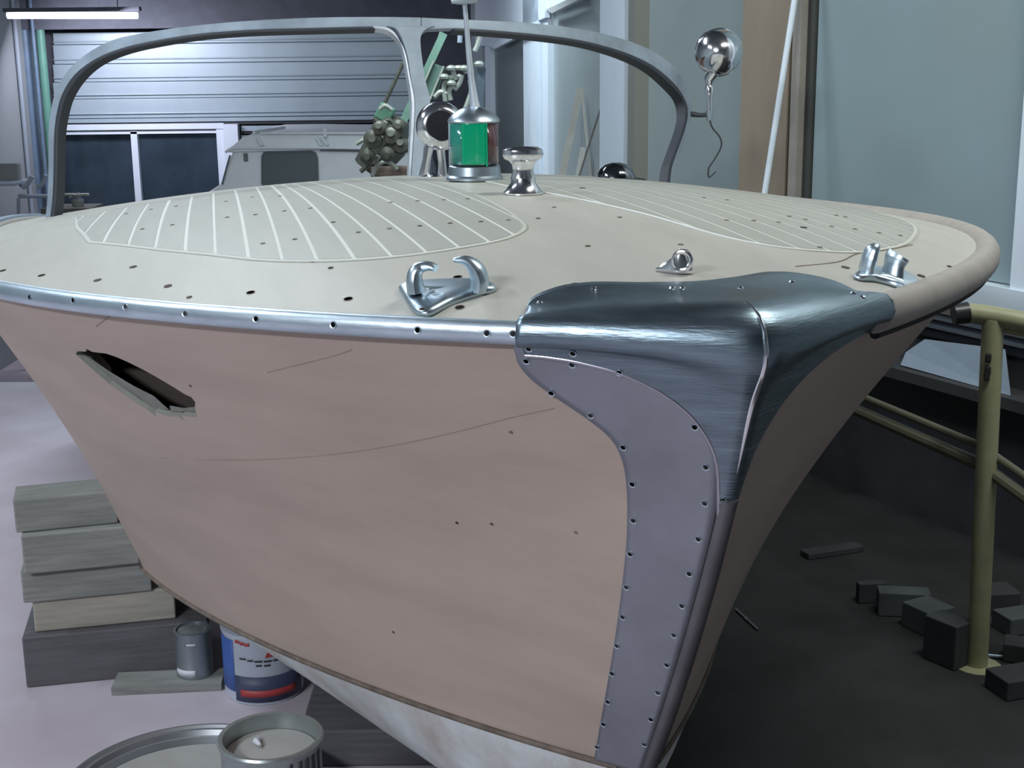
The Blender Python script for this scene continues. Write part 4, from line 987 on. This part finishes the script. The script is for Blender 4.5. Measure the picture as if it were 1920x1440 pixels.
# bow light
pl, nl = deckpt(890, 339)
bl_ = empty('bow_light', pl + Vector((0, 0, .004)), 'grey cast bow navigation light with green and red lenses and slanted pole', 'light', rz=G['psi'])
u = .00107
lathe('base', [(0, 0), (57 * u, 0), (57 * u, 5 * u), (53 * u, 9 * u), (51 * u, 26 * u), (48 * u, 28 * u), (0, 28 * u)], M_light, bl_, seg=48, sy=1.0)
lathe('core', [(0, 27 * u), (43 * u, 27 * u), (43 * u, 118 * u), (0, 118 * u)], M_rubber, bl_, seg=32)
def lens(name, a0, a1, r, m, par, z0=31 * u, z1=114 * u, ribs=0):
    bm = bmesh.new(); n = 14; mrows = 1 if not ribs else ribs * 2; rows_ = []
    for k in range(mrows + 1):
        z = z0 + (z1 - z0) * k / mrows; rr = r + (0 if not ribs or k % 2 == 0 else .0016)
        rows_.append([bm.verts.new((rr * math.cos(math.radians(a0 + (a1 - a0) * i / n)), rr * math.sin(math.radians(a0 + (a1 - a0) * i / n)), z)) for i in range(n + 1)])
    for k in range(mrows):
        for i in range(n): bm.faces.new((rows_[k][i], rows_[k][i + 1], rows_[k + 1][i + 1], rows_[k + 1][i]))
    o = from_bm(name, bm, m, par); solid(o, .003, -1); return o
q0 = -90 - math.degrees(G['psi']) + 2
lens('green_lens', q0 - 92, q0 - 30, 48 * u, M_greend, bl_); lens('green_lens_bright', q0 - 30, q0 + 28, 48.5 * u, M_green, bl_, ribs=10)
lens('red_lens', q0 + 31, q0 + 112, 48 * u, M_red, bl_)
for aa in (q0 - 94, q0 + 29.5, q0 + 114):
    t = math.radians(aa); tube('lens_frame', [(49 * u * math.cos(t), 49 * u * math.sin(t), 28 * u), (49 * u * math.cos(t), 49 * u * math.sin(t), 116 * u)], 2.2 * u, M_light if aa != q0 + 29.5 else M_green, bl_, 8)
lathe('dome_cap', [(0, 112 * u), (51 * u, 112 * u), (52 * u, 115 * u), (50 * u, 119 * u), (42 * u, 128 * u), (28 * u, 137 * u), (15 * u, 142 * u), (0, 143 * u)], M_light, bl_, seg=48)
t = math.radians(q0 - 68); 
lathe('screw', [(0, .003), (.003, .002), (.0035, 0)], M_chrome, bl_, (0, 0, 0), 10, mat=Matrix.Translation((50 * u * math.cos(t), 50 * u * math.sin(t), 66 * u)) @ Matrix.Rotation(t + math.pi / 2, 4, 'Z') @ Matrix.Rotation(math.pi / 2, 4, 'X'))
inv = (Matrix.Translation(bl_.location) @ Matrix.Rotation(G['psi'], 4, 'Z')).inverted(); Yl = pl.y
pp = [inv @ at(x, y, Yl) for x, y in [(893, 212), (889, 190), (884, 150), (879, 100), (875, 50), (871, 5), (868, -40)]]
tube('pole', pp, [17 * u, 13 * u, 9.5 * u, 8 * u, 7 * u, 6.5 * u, 6 * u], M_pole, bl_, 12, flat=(1, .7))
q_ = [inv @ at(x, y, Yl - .01) for x, y in [(846, 2), (860, 1), (886, -1), (895, 0)]]; tube('pole_collar', q_, [5 * u, 8 * u, 8 * u, 4 * u], M_light, bl_, 10)
ff = [inv @ at(x, y, Yl + .02) for x, y in [(897, 205), (899, 150), (903, 122)]]
# bollard
pb_, _ = deckpt(981, 364)
bo = empty('bollard', pb_ + Vector((0, 0, .001)), 'small polished chrome mooring bollard with flared top, right of the bow light', 'bollard', rz=.15)
u = .00100
lathe('base', [(0, 0), (38 * u, 0), (38 * u, 3 * u), (33 * u, 7 * u), (24 * u, 20 * u), (22 * u, 30 * u), (0, 30 * u)], M_chrome, bo, seg=40)
lathe('neck', [(22 * u, 28 * u), (18 * u, 42 * u), (19 * u, 55 * u), (26 * u, 64 * u), (0, 64 * u)], M_chrome, bo, seg=40, sx=1.1, sy=.8)
lathe('top', [(0, 60 * u), (26 * u, 61 * u), (36 * u, 66 * u), (39 * u, 74 * u), (37 * u, 82 * u), (28 * u, 87 * u), (0, 89 * u)], M_chrome, bo, seg=40, sy=.72)
tube('spine', [(0, -14 * u, 24 * u), (0, -11 * u, 44 * u), (0, -15 * u, 62 * u)], [5 * u, 3 * u, 5 * u], M_chrome, bo, 10)
# bow eye
pe, _ = deckpt(1270, 512)
ey = empty('deck_eye', pe + Vector((0, 0, .001)), 'small teardrop chrome eye fitting on the deck centre line', 'fitting', rz=-.35)
u = .00072
bm = bmesh.new(); n = 28; oc = []; ic = []
def tear(t, r0, tip): 
    x = math.cos(t); y = math.sin(t); k = 1 + tip * max(0, -x) ** 3
    return (r0[0] * x * k, r0[1] * y * (1 - .35 * max(0, -x)))
prof2 = [(1.0, 0), (1.0, 6), (.9, 20), (.8, 34), (.62, 42), (.42, 38), (.36, 24), (.34, 8)]
rings = []
for (s_, z_) in prof2:
    ring_ = []
    for i in range(n):
        t = 2 * math.pi * i / n; x, y = tear(t, (28 * u, 17 * u), .55 * max(0, (s_ - .35)) / .65)
        zf = 1 - .55 * max(0, -math.cos(t)) * (1 if z_ > 6 else 0)
        ring_.append(bm.verts.new((x * s_ + 2 * u, y * s_, z_ * u * zf)))
    rings.append(ring_)
for a_, b_ in zip(rings, rings[1:]):
    for i in range(n): bm.faces.new((a_[i], a_[(i + 1) % n], b_[(i + 1) % n], b_[i]))
bm.faces.new(rings[0][::-1]); bm.faces.new(rings[-1])
from_bm('body', bm, M_chrome, ey)
tube('eye_ring', [(12 * u + 16 * u * math.cos(t), -12 * u, 24 * u + 17 * u * math.sin(t)) for t in [2 * math.pi * i / 20 for i in range(21)]], 4.5 * u, M_chrome, ey, 10)

# fairleads (chocks)
def chock(name, lb, outline, px_c, horns, u, letters=None, sgn=1):
    pc, nc = deckpt(*px_c)
    e = empty(name, pc + Vector((0, 0, .0015)), lb, 'fairlead')
    zf = nc.to_track_quat('Z', 'Y').to_matrix().to_4x4(); 
    P = []
    for p in outline:
        w = onplane(*p, pc, nc) - e.location; P.append(w)
    C = sum(P, Vector()) / len(P)
    P = crom(P + [P[0]], 4)[:-1]; n = len(P)
    lev = [(1.0, .0005), (1.0, .005), (.93, .0085), (.80, .010)]
    vs = [C + (p - C) * s + nc * h for s, h in lev for p in P]
    fs = [(k * n + i, k * n + (i + 1) % n, (k + 1) * n + (i + 1) % n, (k + 1) * n + i) for k in range(3) for i in range(n)] + [tuple(range(n))[::-1], tuple(range(3 * n, 4 * n))]
    o = from_py('base_plate', vs, fs, M_cast, e)
    bm = bmesh.new(); bm.from_mesh(o.data); bmesh.ops.recalc_face_normals(bm, faces=bm.faces); bm.to_mesh(o.data); bm.free()
    for (pts, rad, fl_, dy, m_) in horns:
        W_ = []
        for (x, y, d) in pts: W_.append(at(x, y, pc.y + d) - e.location)
        o = tube('horn', crom(W_, 6), [r_ * u for r_ in np.interp(np.linspace(0, 1, (len(pts) - 1) * 6 + 1), np.linspace(0, 1, len(rad)), rad)], m_, e, 14, flat=fl_)
    return e, pc, nc
u = .00074
cL, pcL, ncL = chock('fairlead', 'grey cast metal two-horned fairlead loose near the left rail', [(748, 545), (757, 538), (800, 533), (905, 531), (930, 546), (900, 556), (872, 565), (845, 574), (812, 591), (792, 594), (774, 586), (760, 566)], (838, 556),
   [([(780, 548, 0), (777, 525, 0), (780, 508, 0), (792, 500, 0), (806, 499, -.004), (817, 503, -.008)], [25, 23, 19, 15, 12, 9], (1, .65), 0, M_cast),
    ([(898, 545, .0), (900, 525, 0), (893, 505, 0), (880, 492, 0), (866, 487, 0), (850, 488, 0)], [30, 30, 27, 20, 13, 6], (1, .55), 0, M_cast),
    ([(784, 542, .008), (815, 541, .01), (850, 540, .01), (893, 537, .008)], [10, 6, 6, 10], (1, .6), 0, M_cast)], u)
# raised casting letters on the plate
cu = bpy.data.curves.new('cast_letters', 'FONT'); cu.body = 'FAI D'; cu.size = .025; cu.extrude = .002; cu.align_x = 'CENTER'
tmp = bpy.data.objects.new('tmp', cu); COL.objects.link(tmp); dg = bpy.context.evaluated_depsgraph_get(); me = bpy.data.meshes.new_from_object(tmp.evaluated_get(dg)); bpy.data.objects.remove(tmp)
me.materials.clear(); tx = link('cast_letters', me, mat('letter_metal', (.62, .74, .82), .6), cL)
a_ = onplane(763, 543, pcL + ncL * .0105, ncL); b_ = onplane(825, 563, pcL + ncL * .0105, ncL); xd = (b_ - a_).normalized(); yd = ncL.cross(xd).normalized()
mm = Matrix((xd, yd, ncL)).transposed().to_4x4(); tx.matrix_local = Matrix.Translation((a_ + b_) / 2 - cL.location + ncL * .0005) @ mm
lh = onplane(792, 580, pcL + ncL * .0105, ncL) - cL.location; oo = bpy.data.objects.new('screw_hole', HM_small); COL.objects.link(oo); oo.parent = cL; oo.location = lh; oo.rotation_euler = ncL.to_track_quat('Z', 'Y').to_euler()
cR, pcR, ncR = chock('fairlead', 'cast metal fairlead with tall bright horn near the right deck edge', [(1600, 523), (1606, 515), (1640, 508), (1690, 514), (1716, 530), (1728, 546), (1718, 556), (1700, 550), (1672, 538), (1640, 530), (1615, 528)], (1662, 530),
   [([(1624, 518, 0), (1626, 500, 0), (1631, 482, 0), (1636, 468, 0), (1640, 464, .004)], [21, 23, 23, 20, 8], (1, .6), 0, M_cast),
    ([(1672, 520, .01), (1676, 500, .012), (1681, 485, .014), (1686, 477, .014)], [24, 21, 25, 24], (1, .6), 0, M_cast),
    ([(1630, 520, .0), (1660, 520, 0), (1690, 530, -.005), (1715, 545, -.012)], [9, 13, 12, 6], (1, .6), 0, M_cast)], .00078)
